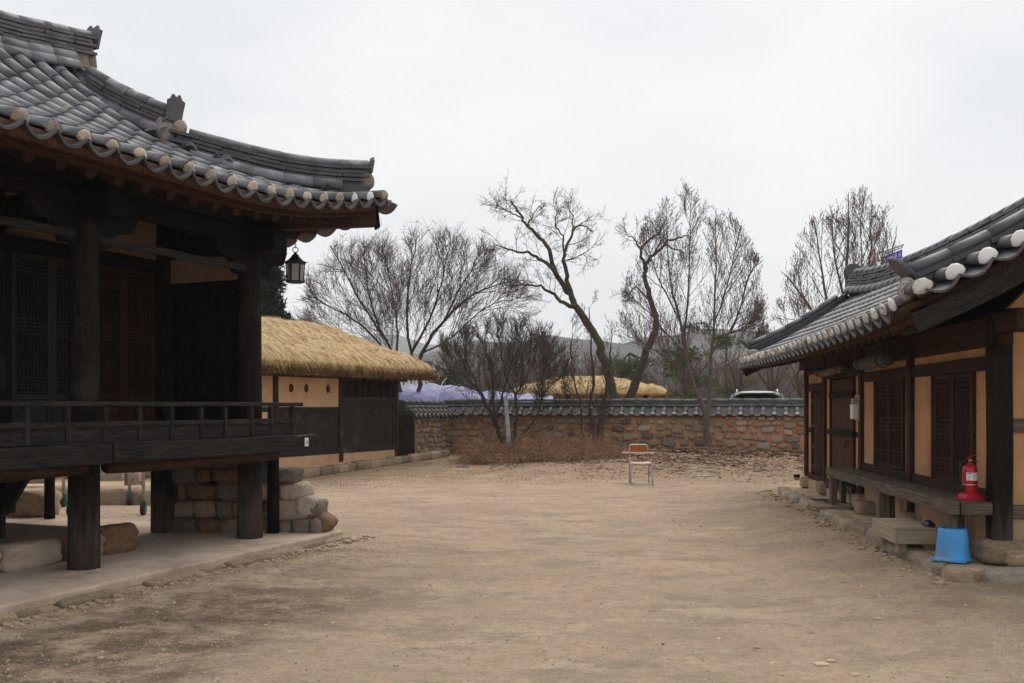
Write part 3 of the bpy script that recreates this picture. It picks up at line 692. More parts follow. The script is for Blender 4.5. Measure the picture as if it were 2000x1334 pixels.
# under the floor: slab, its edging stones, low plinth, braces
edge = []
n = 150
for i in range(n+1):
    u = -8.2+(1.0+8.2)*i/n; edge.append((.815-.033*(u+3.8)-.02*max(0, u+3)+.06*noise.noise((u*1.7, 1, 0))+.035*noise.noise((u*6, 4, 0))+.012*noise.noise((u*19, 4, 0)), u))
edge += [(.1, 1.05), (-.6, .85), (-2.5, .72), (-5.2, .75), (-5.2, -8.2)]
mb = MB(); mb.prism([(a, b) for a, b in edge], (0, 0, .06), (1, 0, 0), (0, 1, 0), (0, 0, 1), .09); o = mb.build('slab', M['slab'], pav, bevel=.02, fix=True)
u = 1.05
while u > -6.5:
    ln = rnd(.14, .55); u -= ln; e = .815-.033*(u+ln/2+3.8)-.02*max(0, u+ln/2+3)
    stone(pav, (e+.0+rnd(-.04, .05), u+ln/2, .035+rnd(-.02, .012)), (rnd(.12, .24), ln*.98, rnd(.08, .13)), mats=('stone_t', 'stone_w'), name='edge_stone', sq=.5)
pl = []
for i in range(31): a = -6.4+5.1*i/30; pl.append((-.52+.05*noise.noise((a*2, 7, 0)), a))
pl += [(-.9, -1.22), (-2.4, -1.3), (-2.5, -6.4)]
mb = MB(); mb.prism(pl, (0, 0, .13), (1, 0, 0), (0, 1, 0), (0, 0, 1), .22); mb.build('plinth', M['foundation'], pav, bevel=.03, fix=True)
for u, ln, hh in ((-1.42, .46, .29), (-1.86, .40, .26), (-2.45, .62, .25), (-3.1, .6, .25), (-3.8, .7, .26), (-4.5, .6, .26)):
    stone(pav, (-.53, u, .13+hh/2), (.26, ln, hh), mats=('stone_o',) if u > -2 else ('slab',), name='plinth_stone', sq=.5)
mb = MB(); mb.bar(to_local(CC, LR, pix(2, 1000, 12.2)), to_local(CC, LR, pix(66, 896, 12.2)), .13, .16); mb.build('brace', M['wood_black'], pav, bevel=.01)
mb = MB(); mb.bar(to_local(CC, LR, pix(16, 1002, 12.5)), to_local(CC, LR, pix(17, 893, 12.5)), .13, .13, up=(0, 1, 0)); mb.build('thin_post', M['wood_rail'], pav, bevel=.01)
mb = MB(); mb.bar((-1.24, .0, .72), (-1.24, .55, 1.12), .10, .12); mb.build('brace', M['wood_black'], pav, bevel=.01)

# ------------------------------------------------------------------ hanging lantern
lp = pix(577, 552, 11.7)
lan = thing('hanging_lantern', 'black iron lantern with frosted panes hanging from the pavilion eave', 'lantern', lp, .2)
mb = MB()
for i in range(6):
    th = i*math.pi/3; mb.bar((.095*math.cos(th), .095*math.sin(th), .0), (.105*math.cos(th), .105*math.sin(th), .225), .014, .014, up=(math.cos(th), math.sin(th), 0))
for z, r in ((.008, .1), (.225, .112)):
    for i in range(6):
        a, b = i*math.pi/3, (i+1)*math.pi/3; mb.bar((r*math.cos(a), r*math.sin(a), z), (r*math.cos(b), r*math.sin(b), z), .018, .02)
mb.lathe([(.02, -.008), (.095, -.006), (.095, .002)], 6); mb.build('frame', M['iron'], lan)
gl = mat('frosted_pane', (.55, .57, .58), (.68, .70, .71), 3, .35, 0, trans=.5)
for i in range(6):
    a, b = i*math.pi/3, (i+1)*math.pi/3; q = MB(); p0 = Vector((.092*math.cos(a), .092*math.sin(a), 0)); p1 = Vector((.092*math.cos(b), .092*math.sin(b), 0))
    q.bar((p0+p1)/2+Vector((0, 0, .018)), (p0+p1)*.535+Vector((0, 0, .213)), (p1-p0).length*.86, .003, up=(p0+p1)); q.build('pane', gl, lan)
mb = MB(); mb.lathe([(.135, .232), (.138, .240), (.09, .262), (.058, .292), (.036, .325), (.018, .34), (.012, .358)], 6); mb.build('cap', M['iron'], lan)
mb = MB(); mb.tube([(.032*math.cos(t), 0, .385+.032*math.sin(t)) for t in np.linspace(0, 2*math.pi, 13)], .006, 6, False); mb.build('ring', M['iron'], lan, smooth=True)
mb = MB()
for i in range(8):
    z = .42+.028*i; ax = i % 2
    mb.tube([((.009*math.cos(t) if ax else 0), (0 if ax else .009*math.cos(t)), z+.018*math.sin(t)) for t in np.linspace(0, 2*math.pi, 9)], .0035, 5, False)
mb.build('chain', M['iron'], lan)
M['stone_k'] = mat('buff_granite', (.26, .215, .165), (.44, .375, .30), 8, .9, .8, 28, rand=.15, bdist=.02)
# ------------------------------------------------------------------ right: low tiled house
hs = thing('tiled_house', 'low ochre plastered timber house with dark grey tiled gable roof', 'house', RC, RR)
YN, YF, XR = -.74, 9.45, 1.03
def pr(w): return .42*w+.08*w*w
def HF(y, w): return Vector((-.94+w, y, 2.39+pr(w)-.05*math.sin(math.pi*(y-YN)/(YF-YN))+.05*max(0, 1-(y-YN)/2)**2))
def HB(y, w): p = HF(y, w); return Vector((2*XR-p.x, p.y, p.z))
WH = XR+.94
ysr = list(np.linspace(YN, YF, 28))
surface(HF, ysr, lambda y: WH, 8, -.01, -.10, 'roof_deck', M['wood_brown'], hs)
rf = obj('roof', None, hs)
surface(HB, ysr, lambda y: WH, 8, -.01, -.10, 'rear_deck', M['wood_brown'], rf)
TR1 = tile_mesh('convex_tile', .079, .072, .31, 'tile_r'); GR = arc_mesh('gutter_tile', .255, .06, .31, .018, 'tile_r'); GRe = arc_mesh('eave_gutter_tile', .27, .075, .34, .022, 'tile_r', drop=.012)
CR = [cap_mesh('mortar_cap', .082, .024, 'mortar_s', k+20) for k in range(4)]; CRW = cap_mesh('mortar_cap', .082, .024, 'mortar_w', 31)
bag = []; gb = []
for k in range(34):
    y = YN+.33+.288*k
    if y > YF-.2: break
    tile_row(HF, y, .0, WH-.05, rf, TR1, 'convex_tile', .285, .014, jit=.01); tile_row(HB, y, 0, WH-.05, rf, TR1, '', .285, .014, bag)
    p, s, t, n = frame_at(HF, y, 0.0)
    obj('mortar_cap', CRW if k == 0 else random.choice(CR), rf, basis(p+n*.030-t*.006, s, t, n))
    p, s, t, n = frame_at(HF, y+.144, 0.0)
    obj('eave_gutter_tile', GRe, rf, basis(p+n*.020-t*.05, s, t, n))
    gutter_row(HF, y+.144, .12, WH-.05, GR, .16, .02, gb)
# verge tiles laid crosswise along both gable ends
TV = tile_mesh('verge_tile', .080, .074, .34, 'tile_r'); GV = arc_mesh('verge_gutter_tile', .27, .055, .36, .02, 'tile_r', drop=.01)
for end, y0, dr in (('near', YN-.10, 1), ('far', YF+.10, -1)):
    w = .10; k = 0
    while w < WH-.1:
        p = HF(YN if dr > 0 else YF, w); t = Vector((0, dr, .10)).normalized(); sl = (HF(0, w+.05)-HF(0, w-.05)).normalized(); n = t.cross(sl) if dr < 0 else sl.cross(t)
        n = n if n.z > 0 else -n; s = t.cross(n)
        q = Vector((p.x, y0, p.z+.05))
        obj('verge_tile', TV, rf, basis(q, s, t, n))
        obj('mortar_cap', (CR[0] if k < 1 else CRW), rf, basis(q+n*.018-t*.004, s, t, n))
        q2 = Vector((HF(0, w+.13).x, y0-dr*.055, HF(YN if dr > 0 else YF, w+.13).z+.055))
        obj('verge_gutter_tile', GV, rf, basis(q2, s, t, n))
        w += .25; k += 1
tag(obj('rear_tile_rows', merge_mesh('rear_tile_rows', bag, M['tile_r']), rf), kind='stuff')
tag(obj('gutter_rows', merge_mesh('gutter_rows', gb, M['tile_r']), rf), kind='stuff')
RT2 = tile_mesh('ridge_tile', .090, .088, .36, 'tile_r')
for y in (YN+.34, YF-.34):
    tp = curve3([HF(y, .13)+Vector((0, 0, .24)), HF(y, .7)+Vector((0, 0, .215)), HF(y, 1.3)+Vector((0, 0, .215)), HF(y, WH-.1)+Vector((0, 0, .22))])
    ridge(rf, tp, (0, 1, 0), .23, .20, RT2, .35, 'ridge_tile', M['tile_r'], M['tile_r'], 3, .056)
    # big leaf-shaped end tile leaning outwards
    p = Vector(tp[0]); fc = Vector((-.80, 0, .60)).normalized(); up = Vector((-.55, 0, .83)).normalized(); sd = Vector((0, 1, 0))
    pl = [(.145*math.cos(a)*(1 if math.sin(a) > -.3 else .9), .21*math.sin(a)) for a in np.linspace(0, 2*math.pi, 21)[:-1]]
    up2 = Vector((-.72, 0, .69)).normalized(); nn = Vector((-.69, 0, -.72))
    mb = MB(); mb.prism(pl, p+up2*.06+Vector((.03, 0, -.03)), sd, up2, nn, .035); mb.build('ridge_end_tile', M['tile_r'], rf, bevel=.008)
    lump(rf, p+Vector((-.06, -.09, -.14)), (.15, .15, .22), M['mortar_s']); lump(rf, p+Vector((.05, -.13, -.11)), (.20, .10, .12), M['mortar_s'])
    lump(rf, p+Vector((.06, .10, -.14)), (.14, .13, .18), M['mortar_s'])
    lump(rf, p+Vector((.06, -.12, -.14)), (.14, .12, .15), M['mortar_s'])
mt = curve3([(XR, YN+.25, 3.95), (XR, 1.5, 3.74), (XR, 4.4, 3.70), (XR, 7.2, 3.78), (XR, YF-.22, 3.98)])
ridge(rf, mt, (1, 0, 0), .34, .24, RT2, .35, 'ridge_tile', M['tile_r'], M['tile_r'], 5, .042)
for a, b in zip(resample(mt, .35), resample(mt, .35)[1:]):
    for dx, dz in ((-.15, -.31),):
        a2 = a+Vector((dx, 0, dz)); b2 = b+Vector((dx, 0, dz)); t = (b2-a2).normalized(); n = Vector((-.5, 0, .86)); n = (n-t*n.dot(t)).normalized()
        obj('under_ridge_tile', RT2, rf, basis(a2, t.cross(n), t, n))
pl = [(.17*math.cos(a), .17*math.sin(a)) for a in np.linspace(-.3, math.pi+.3, 14)]+[(-.12, -.16), (.12, -.16)]
for p, d in ((mt[-1], 1), (mt[0], -1)):
    mb = MB(); mb.prism(pl, Vector(p)+Vector((0, d*.0, .02)), (d, 0, 0), (0, 0, 1), (0, d, 0), .035); mb.build('ridge_end_tile', M['tile_r'], rf, bevel=.008)
    lump(rf, Vector(p)+Vector((0, -d*.02, -.25)), (.24, .12, .36), M['mortar_s'])
# eaves: boards, rafters, barge boards
mb = MB(); pts = [HF(y, .05)+Vector((0, 0, -.085)) for y in np.linspace(YN+.05, YF-.05, 20)]
for a, b in zip(pts, pts[1:]): mb.bar(a, b, .05, .06)
mb.build('eave_board', M['wood_brown'], hs)
mb = MB(); pts = [HF(y, .16)+Vector((0, 0, -.13)) for y in np.linspace(YN+.1, YF-.1, 20)]
for a, b in zip(pts, pts[1:]): mb.bar(a, b, .09, .05)
mb.build('eave_batten', M['wood_eave'], hs)
for y in np.arange(YN+.30, YF-.2, .285):
    mb = MB(); mb.tube([HF(y, .20)-Vector((0, 0, .175)), HF(y, 1.3)-Vector((0, 0, .165))], .048, 9); shade_auto(mb.build('rafter', M['wood_brown'], hs))
for y in (YN+.02, YF-.02):
    mb = MB()
    ptl = [HF(y, w)+Vector((0, 0, -.17)) for w in np.linspace(.06, WH, 7)]
    for a, b in zip(ptl, ptl[1:]): mb.bar(a, b, .04, .20)
    mb.build('barge_board', M['wood_rail'] if y < 0 else M['wood_brown'], hs)
    mb = MB()
    ptl = [HB(y, w)+Vector((0, 0, -.17)) for w in np.linspace(.06, WH, 7)]
    for a, b in zip(ptl, ptl[1:]): mb.bar(a, b, .04, .20)
    mb.build('barge_board', M['wood_grey'], hs)
# frame
ZB, ZT = .43, 2.26
DP = 2.1
cy = [0, 2.39, 4.57, 6.82, 8.23]
for i, y in enumerate(cy):
    mb = MB(); s = .175 if i == 0 else .15
    mb.box(0, s, y, y+s, ZB-.02, ZT+.12, seg=5, jit=.004); mb.build('column', M['wood_brown'] if i else M['wood_post'], hs, bevel=.012)
    stone(hs, (.08, y+.08, .335), (.30+.1*(i == 0), .30+.1*(i == 0), .20), mats=('stone_t',), name='column_stone', sq=.45)
    mb = MB(); mb.box(DP-.15, DP, y, y+.15, ZB-.02, ZT+.5); mb.build('column', M['wood_brown'], hs, bevel=.012)
mb = MB(); mb.box(.02, .15, -.45, 8.9, ZT-.02, ZT+.16, seg=10, jit=.006); mb.build('purlin', M['wood_brown'], hs, bevel=.02)
mb = MB(); mb.box(.03, .12, -.14, 8.38, ZT-.12, ZT-.022, seg=8, jit=.004); mb.build('tie_beam', M['wood_brown'], hs, bevel=.01)
mb = MB(); mb.box(DP-.14, DP-.02, -.45, 8.9, ZT+.1, ZT+.3); mb.build('purlin', M['wood_brown'], hs, bevel=.02)
# front wall: plaster, lintels, sills
CW = .15
bays = list(zip(cy, cy[1:])); ops = [(.60, 1.67, .86, 1.92), (2.79, 3.92, .86, 1.92), (5.08, 6.44, .50, 2.02), (7.17, 7.81, .50, 1.84)]
for (a, b), (o0, o1, z0, z1) in zip(bays, ops):
    a0 = a+(.175 if a == 0 else CW)+.001; b0 = b-.001
    lz = 1.93 if b < 5 else (2.03 if b < 7 else 1.86)
    mb = MB(); mb.box(.02, .13, a0, b0, lz, lz+.125, seg=4, jit=.003); mb.build('lintel', M['wood_brown'], hs, bevel=.008)
    if z0 > .6:
        mb = MB(); mb.box(.02, .13, a0, b0, .735, .86, seg=4, jit=.003); mb.build('sill', M['wood_brown'], hs, bevel=.008)
        mb = MB(); mb.box(.05, .12, a0, b0, .22, .733); mb.build('plaster_panel', M['foundation'], hs)
    else:
        mb = MB(); mb.box(.02, .13, a0, b0, .40, .50, seg=4, jit=.003); mb.build('sill', M['wood_brown'], hs, bevel=.008)
        mb = MB(); mb.box(.03, .12, a0, b0, .20, .398); mb.build('foundation', M['foundation'], hs)
    mb = MB(); mb.box(.05, .12, a0, b0, lz+.127, ZT-.122); mb.build('plaster_panel', M['plaster'], hs)
    zb = .862 if z0 > .6 else .502
    for s0, s1 in ((a0, o0-.066), (o1+.066, b0)):
        mb = MB(); mb.box(.05, .12, s0, s1, zb, lz-.002); mb.build('plaster_panel', M['plaster'], hs)
    for s0 in (o0-.064, o1):
        mb = MB(); mb.box(.015, .125, s0, s0+.064, zb, lz-.002); mb.build('door_post' if z0 < .6 else 'window_post', M['wood_brown'], hs, bevel=.006)
    if z0 < .6:
        for s0, s1 in ((a0, o0-.066), (o1+.066, b0)):
            mb = MB(); mb.box(.04, .125, s0, s1, 1.18, 1.26); mb.build('middle_rail', M['wood_brown'], hs, bevel=.006)
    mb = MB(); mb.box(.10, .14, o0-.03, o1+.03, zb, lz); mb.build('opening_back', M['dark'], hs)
for o0, o1, z0, z1 in ops[:2]:
    w = (o1-o0)/2
    for i in range(2):
        wn = lattice_leaf(hs, (.055, o0+w*(i+.5), 0), (0, 1, 0), w-.006, .865, 1.925, (-1, 0, 0), M['wood_brown'], panel=0, nv=13, nb=4, back='paper', bw=.011, fr=.045)
        wn.name = 'window_leaf'
        hx = o0+w+(-.05 if i == 0 else .05)
        rg = MB(); rg.tube([(.02, hx+.022*math.cos(t), 1.38+.022*math.sin(t)) for t in np.linspace(0, 2*math.pi, 11)], .005, 5, False); rg.build('ring_pull', M['iron'], wn, smooth=True)
# plank door with battens
o0, o1 = ops[2][0], ops[2][1]; dr = obj('plank_door', None, hs); nb = 4; wv = (o1-o0)/nb
for i in range(nb):
    mb = MB(); mb.box(.04, .075, o0+wv*i+.002, o0+wv*(i+1)-.002, .53, 2.0); mb.build('plank', M['wood_door'], dr, bevel=.004)
for z in (.62, 1.23, 1.78):
    mb = MB(); mb.bar((.015, o0-.10, z), (.015, o1+.02, z), .05, .085, seg=5, jit=.006); mb.build('batten', M['wood_post'], dr, bevel=.01)
mb = MB(); mb.tube([(-.01, o0+.28+.035*math.cos(t), 1.06+.045*math.sin(t)) for t in np.linspace(0, 2*math.pi, 13)], .007, 6, False); mb.tube([(-.012, o0+.28, 1.105), (.04, o0+.28, 1.105)], .012, 6); mb.build('ring_pull', M['iron'], dr)
mb = MB(); mb.bar((.0, o0-.15, .46), (.0, o0+1.5, .40), .06, .09, seg=5, jit=.012); mb.build('threshold', M['wood_post'], dr, bevel=.01)
o0, o1 = ops[3][0], ops[3][1]; dr = obj('narrow_door', None, hs)
for i in range(2):
    wv = (o1-o0)/2; mb = MB(); mb.box(.04, .07, o0+wv*i+.002, o0+wv*(i+1)-.002, .52, 1.84); mb.build('plank', M['wood_brown'], dr, bevel=.004)
for z in (.62, .95, 1.30, 1.70):
    mb = MB(); mb.bar((.028, o0, z), (.028, o1, z), .025, .07); mb.build('batten', M['wood_brown'], dr, bevel=.005)
# near gable end wall
for z0, z1, nm, m in ((.22, .62, 'plaster_panel', 'plaster'), (.62, .74, 'end_beam', 'wood_grey'), (.74, 1.38, 'plaster_panel', 'plaster'), (1.38, 1.50, 'end_beam', 'wood_grey'), (1.50, 2.26, 'plaster_panel', 'plaster'), (2.26, 2.46, 'end_beam', 'wood_brown')):
    mb = MB()
    d = .06 if m == 'plaster' else .03
    mb.box(.178, DP-.16, d, d+.10, z0+.001, z1-.001, seg=3); mb.build(nm, M[m], hs, bevel=0 if m == 'plaster' else .01)
mb = MB(); mb.prism([(.15, 2.47), (DP-.15, 2.47), (XR, 3.35)], (0, .06, 0), (1, 0, 0), (0, 0, 1), (0, 1, 0), .08); mb.build('gable_wall', M['plaster'], hs)
mb = MB(); mb.box(.16, DP-.16, 8.26, 8.36, .22, 2.46); mb.prism([(.15, 2.47), (DP-.15, 2.47), (XR, 3.35)], (0, 8.28, 0), (1, 0, 0), (0, 0, 1), (0, 1, 0), .08); mb.build('rear_end_wall', M['plaster'], hs)
mb = MB(); mb.box(DP-.12, DP-.05, .16, 8.25, .22, 2.4); mb.build('rear_wall', M['plaster'], hs)
# earth platform with kerb stones
pl = [(-.36, -.30), (DP+.6, -.30), (DP+.6, 9.0), (-.2, 9.0), (-.32, 8.6)]
mb = MB(); mb.prism(pl, (0, 0, .0), (1, 0, 0), (0, 1, 0), (0, 0, 1), .225); mb.build('earth_platform', M['foundation'], hs, bevel=.02, fix=True)
y = -.36
while y < 8.7:
    ln = rnd(.26, .62); stone(hs, (-.38+rnd(-.03, .03)+(.14*sst(7.5, 8.7, y)), y+ln/2, .150+rnd(-.012, .012)), (rnd(.17, .25), ln*1.02, rnd(.15, .18)), mats=('stone_w', 'stone_t', 'stone_k'), name='kerb_stone', sq=.45); y += ln
x = -.22
while x < 2.2:
    ln = rnd(.34, .6); stone(hs, (x+ln/2, -.33+rnd(-.02, .02), .150), (ln*1.0, rnd(.18, .24), rnd(.16, .19)), mats=('stone_t', 'stone_k'), name='kerb_stone', sq=.45); x += ln
stone(hs, (.36, -.08, .285), (.62, .28, .16), mats=('stone_t',), name='column_stone', sq=.45)
def RW(x, y, z=0): return to_world(RC, RR, (x, y, z))

# ------------------------------------------------------------------ long bench along the front
bn = thing('wooden_bench', 'long weathered grey timber bench along the front of the tiled house', 'bench', RW(-.17, 0, 0), RR)
X0, X1 = -.19, .165; BZ = .765
for i, (a, b) in enumerate(((.02, 2.2), (2.205, 5.0))):
    for j in range(3):
        xx = X0+.09+.089*j; mb = MB(); mb.box(xx, xx+.086, a+.06, b, BZ-.045, BZ+rnd(-.002, .003)); mb.build('seat_plank', M['wood_grey'], bn, bevel=.004)
    mb = MB(); mb.box(X0, X0+.088, a-.02 if i == 0 else a, b-.003, BZ-.11, BZ+.004, seg=6, jit=.003); mb.build('front_beam', M['wood_grey'], bn, bevel=.01)
mb = MB(); mb.box(X0+.092, X1-.005, -.03, .058, BZ-.11, BZ+.003, seg=3, jit=.002); mb.build('end_beam', M['wood_grey'], bn, bevel=.01)
for y in (.10, 2.35, 4.72):
    mb = MB(); mb.box(X0+.015, X0+.10, y, y+.12, .215, BZ-.112, seg=2, jit=.003); mb.build('leg', M['wood_grey'], bn, bevel=.008)
    mb = MB(); mb.box(.07, .14, y+.5, y+.60, .215, BZ-.05); mb.build('leg', M['wood_grey'], bn, bevel=.008)
stone(bn, (X0+.05, 4.78, .235), (.5, .3, .09), mats=('stone_t',), name='foot_stone', sq=.45)

# ------------------------------------------------------------------ wooden step
st = thing('wooden_step', 'low pale timber step box in front of the bench', 'step', RW(-.60, .81, .285), RR)
for i in range(5):
    mb = MB(); mb.box(.004, .40, .02+.166*i, .02+.166*i+.163, .130, .158); mb.build('top_board', M['wood_step'], st, bevel=.003)
for (a, b, c, d, nm) in ((0, .022, .0, .86, 'front_board'), (.385, .405, .0, .86, 'rear_board'), (.024, .383, .0, .022, 'side_board'), (.024, .383, .838, .86, 'side_board')):
    mb = MB(); mb.box(a, b, c, d, .0, .128); mb.build(nm, M['wood_step'], st, bevel=.003)
for a, b in ((.05, .10), (.05, .66), (.30, .10), (.30, .66)):
    mb = MB(); mb.box(a, a+.09, b, b+.09, -.10, -.002); mb.build('foot', M['wood_step'], st, bevel=.003)
# dark shoes on the step
for k in range(1):
    sh = thing('slipper', 'black slipper on the pale step under the bench', 'slipper', RW(-.25, .95, .447), RR)
    mb = MB(); mb.lathe([(.044, 0), (.048, .006), (.046, .014)], 16); o = mb.build('sole', M['black'], sh); o.scale = (1, 2.7, 1)
    mb = MB(); V = []; Fc = []
    for i in range(7):
        y = -.115+.15*i/6
        for j in range(7): th = math.pi*j/6; r = .044*(.65+.35*math.sin(.5+i*.32)); V.append((r*math.cos(th), y, .012+r*1.15*math.sin(th)*(.62+.06*i)))
    for i in range(6):
        for j in range(6): Fc.append((i*7+j, i*7+j+1, i*7+8+j, i*7+7+j))
    Fc.append(tuple(range(7))); mb.add(V, Fc); mb.build('upper', M['black'], sh, smooth=True)

# ------------------------------------------------------------------ bucket
bp = pix(1872, 1092, 8.72)
M['blue'] = mat('blue_plastic', (.045, .28, .66), (.06, .33, .72), 3, .45, .05, 30, foot=((.16, .24, .33), -.2, .12), c3=(.10, .36, .68), s3=7, t3=(.62, .8), c4=(.25, .33, .40), s4=14, t4=(.68, .75), spec=.5)
bk = thing('bucket', 'blue plastic bucket standing upside down on the kerb', 'bucket', (bp.x, bp.y+.12, .245), .3)
mb = MB(); mb.lathe([(.150, 0), (.157, .004), (.157, .016), (.148, .020), (.142, .04), (.136, .11), (.128, .19), (.121, .262), (.117, .274), (.108, .280), (.104, .276), (.05, .274)], 36); mb.build('body', M['blue'], bk, smooth=True)
mb = MB(); mb.lathe([(.112, .277), (.116, .284), (.106, .286), (.102, .277)], 36); mb.build('base_ring', M['blue'], bk, smooth=True)
mb = MB(); mb.prism([(-.06, 0), (.06, 0), (.045, .055), (.02, .075), (-.02, .075), (-.045, .055)], (-.148, 0, .002), (0, 1, 0), (-1, 0, 0), (0, 0, 1), .016); mb.build('pouring_lug', M['blue'], bk, bevel=.004)
mb = MB(); mb.tube([(-.16*math.cos(t), .165*math.sin(t)*1.0-.02, .012+.01*math.sin(t)) for t in np.linspace(-1.5, 1.5, 15)], .006, 6); mb.build('handle', M['blue'], bk, smooth=True)

# ------------------------------------------------------------------ fire extinguisher
M['red'] = mat('red_enamel', (.40, .008, .018), (.45, .012, .022), 3, .3, 0, spec=.5); M['redp'] = mat('red_plastic', (.42, .012, .04), (.47, .016, .045), 3, .5, 0)
fe = thing('fire_extinguisher', 'red fire extinguisher in a red stand on the bench end', 'extinguisher', RW(-.115, .22, BZ+.002), RR+.25); fe.scale = (.87, .87, .87)
mb = MB(); mb.box(-.115, .115, -.10, .10, 0, .02); mb.prism([(-.10, 0), (.10, 0), (.075, .045), (-.075, .045)], (0, -.08, .02), (1, 0, 0), (0, 0, 1), (0, 1, 0), .16); mb.build('stand', M['redp'], fe, bevel=.006)
mb = MB(); mb.lathe([(.072, .05), (.076, .056), (.076, .285), (.073, .315), (.062, .342), (.044, .360), (.026, .370), (.022, .385)], 28); mb.build('cylinder', M['red'], fe, smooth=True)
mb = MB(); mb.lathe([(.0775, .152), (.0785, .155), (.0785, .163), (.0775, .166)], 28); mb.build('strap', M['steel'], fe, smooth=True)
mb = MB(); mb.lathe([(.020, .383), (.020, .402), (.026, .404), (.026, .412), (.014, .42)], 14); mb.build('valve', M['steel'], fe, smooth=True)
mb = MB(); mb.bar((-.02, 0, .415), (.10, 0, .395), .016, .010); mb.bar((-.03, 0, .425), (.03, 0, .455), .016, .009); mb.bar((.03, 0, .455), (.085, 0, .468), .016, .009); mb.build('lever', M['red'], fe, bevel=.003)
mb = MB(); mb.tube(curve3([(-.02, 0, .405), (-.075, 0, .40), (-.11, 0, .36), (-.112, 0, .26), (-.10, -.01, .16), (-.095, -.01, .13)], 6), .011, 8); mb.build('hose', M['black'], fe, smooth=True)
mb = MB(); mb.tube([(-.095, -.01, .15), (-.095, -.01, .09)], [.014, .017], 8); mb.build('nozzle', M['black'], fe, smooth=True)
def arc_patch(r, a0, a1, z0, z1, n=10):
    q = MB(); V = []; Fc = []
    for i in range(n+1):
        a = a0+(a1-a0)*i/n; V += [(r*math.sin(a), -r*math.cos(a), z0), (r*math.sin(a), -r*math.cos(a), z1)]
    for i in range(n): Fc.append((2*i, 2*i+2, 2*i+3, 2*i+1))
    q.add(V, Fc); return q
pap = mat('printed_label', (.72, .71, .69), (.78, .77, .75), 5, .5, 0)
lb = arc_patch(.0772, -1.05, .62, .205, .285).build('paper_label', pap, fe, smooth=True)
ink = MB()
for c in range(2):
    a0 = -1.0+.85*c
    for i in range(7):
        z = .214+.0088*i+(.004 if c else 0); q = arc_patch(.0776, a0+.08, a0+rnd(.4, .72), z, z+.0034, 4); ink.add(q.V, q.F)
tag(ink.build('label_print', M['grey'], lb), kind='stuff')
ink = MB(); q = arc_patch(.0777, -.20, -.16, .207, .283, 2); ink.add(q.V, q.F); q = arc_patch(.0777, -.95, -.3, .274, .281, 4); ink.add(q.V, q.F); tag(ink.build('label_print', M['black'], lb), kind='stuff')

# ------------------------------------------------------------------ wall box by the plank door, rolled blinds, door mat
wb = thing('dispenser_box', 'small pale dispenser box fixed to the post beside the plank door', 'dispenser', RW(-.005, 4.64, 1.42), RR)
mb = MB(); mb.box(-.012, 0, -.06, .16, 0, .34); mb.build('back_plate', mat('beige_paint', (.34, .30, .25), (.40, .36, .3), 5, .6, 0), wb, bevel=.004)
mb = MB(); mb.box(-.09, -.013, -.04, .10, .02, .22); mb.build('body', M['white'], wb, bevel=.012)
mb = MB(); mb.box(-.08, -.013, -.02, .08, .225, .30); mb.build('pump', M['grey'], wb, bevel=.01)
M['net'] = mat('grey_blind', (.045, .045, .042), (.14, .135, .125), 60, .9, .8, 90, 'gc', (1, 1, .1), bdist=.01); M['reed'] = mat('pale_reed_blind', (.10, .075, .055), (.19, .15, .115), 60, .9, .6, 60, 'gc', (1, 1, .05))
for y0, y1, r, m, z, x, lab in ((2.45, 3.72, .085, 'net', 2.14, -.22, 'thick rolled grey blind tied under the eave before the middle window'), (4.85, 6.6, .06, 'reed', 2.12, -.14, 'slim rolled reed blind tied under the eave above the plank door')):
    rb = thing('rolled_blind', lab, 'blind', RW(x, y0, z), RR, 'rolled blinds under the eave')
    mb = MB(); mb.tube([(0, (y1-y0)*k/8, .012*math.sin(k*.9)) for k in range(9)], [r*(.92+.1*((k*7) % 3)/2) for k in range(9)], 14, jit=.05); mb.build('roll', M[m], rb, smooth=True)
    mb = MB()
    sp = [(r*.99*(1-t/16)*math.cos(t), -.006, r*.99*(1-t/16)*math.sin(t)) for t in np.linspace(0, 12.5, 50)]; mb.tube(sp, .004, 4); mb.build('roll_edge', M['dark'], rb)
    for f in (.15, .85):
        mb = MB(); yy = (y1-y0)*f; mb.tube([(r*1.06*math.cos(t), yy, r*1.06*math.sin(t)) for t in np.linspace(0, 2*math.pi, 15)], .006, 5, False); mb.tube([(0, yy, r), (0, yy, r+.16)], .004, 5); mb.build('tie_cord', M['dark'], rb)
mt_ = thing('door_mat', 'dark rubber door mat with openwork pattern on the earth platform', 'mat', RW(-.30, 5.0, .232), RR+.05)
mb = MB()
for i in range(13):
    for j in range(7): mb.tube([(.03+.052*j+.022*math.cos(t), .03+.075*i+.028*math.sin(t), .008) for t in np.linspace(0, 2*math.pi, 9)], .008, 4, False)
tag(mb.build('mesh_pattern', M['black'], mt_), kind='stuff')
mb = MB()
for a, b in (((0, 0), (.38, 0)), ((.38, 0), (.38, .98)), ((.38, .98), (0, .98)), ((0, .98), (0, 0))): mb.bar((a[0], a[1], .008), (b[0], b[1], .008), .02, .016)
mb.build('border', M['black'], mt_)
fl = thing('small_floodlight', 'small black floodlight on the ground by the far corner of the tiled house', 'floodlight', pix(1556, 938, 16.9), 0)
mb = MB(); mb.box(-.05, .05, -.03, .03, .045, .105); mb.build('lamp_body', M['black'], fl, bevel=.005)
mb = MB(); mb.box(-.04, .04, -.035, .035, 0, .04); mb.build('foot', M['stone_g'], fl, bevel=.006)
lg = thing('boulder', 'small squat stone on the platform under the bench', 'stone', RW(-.02, 4.15, .30), RR)
stone(lg, (0, 0, 0), (.26, .3, .17), mats=('stone_t',), name='rock', sq=.45)
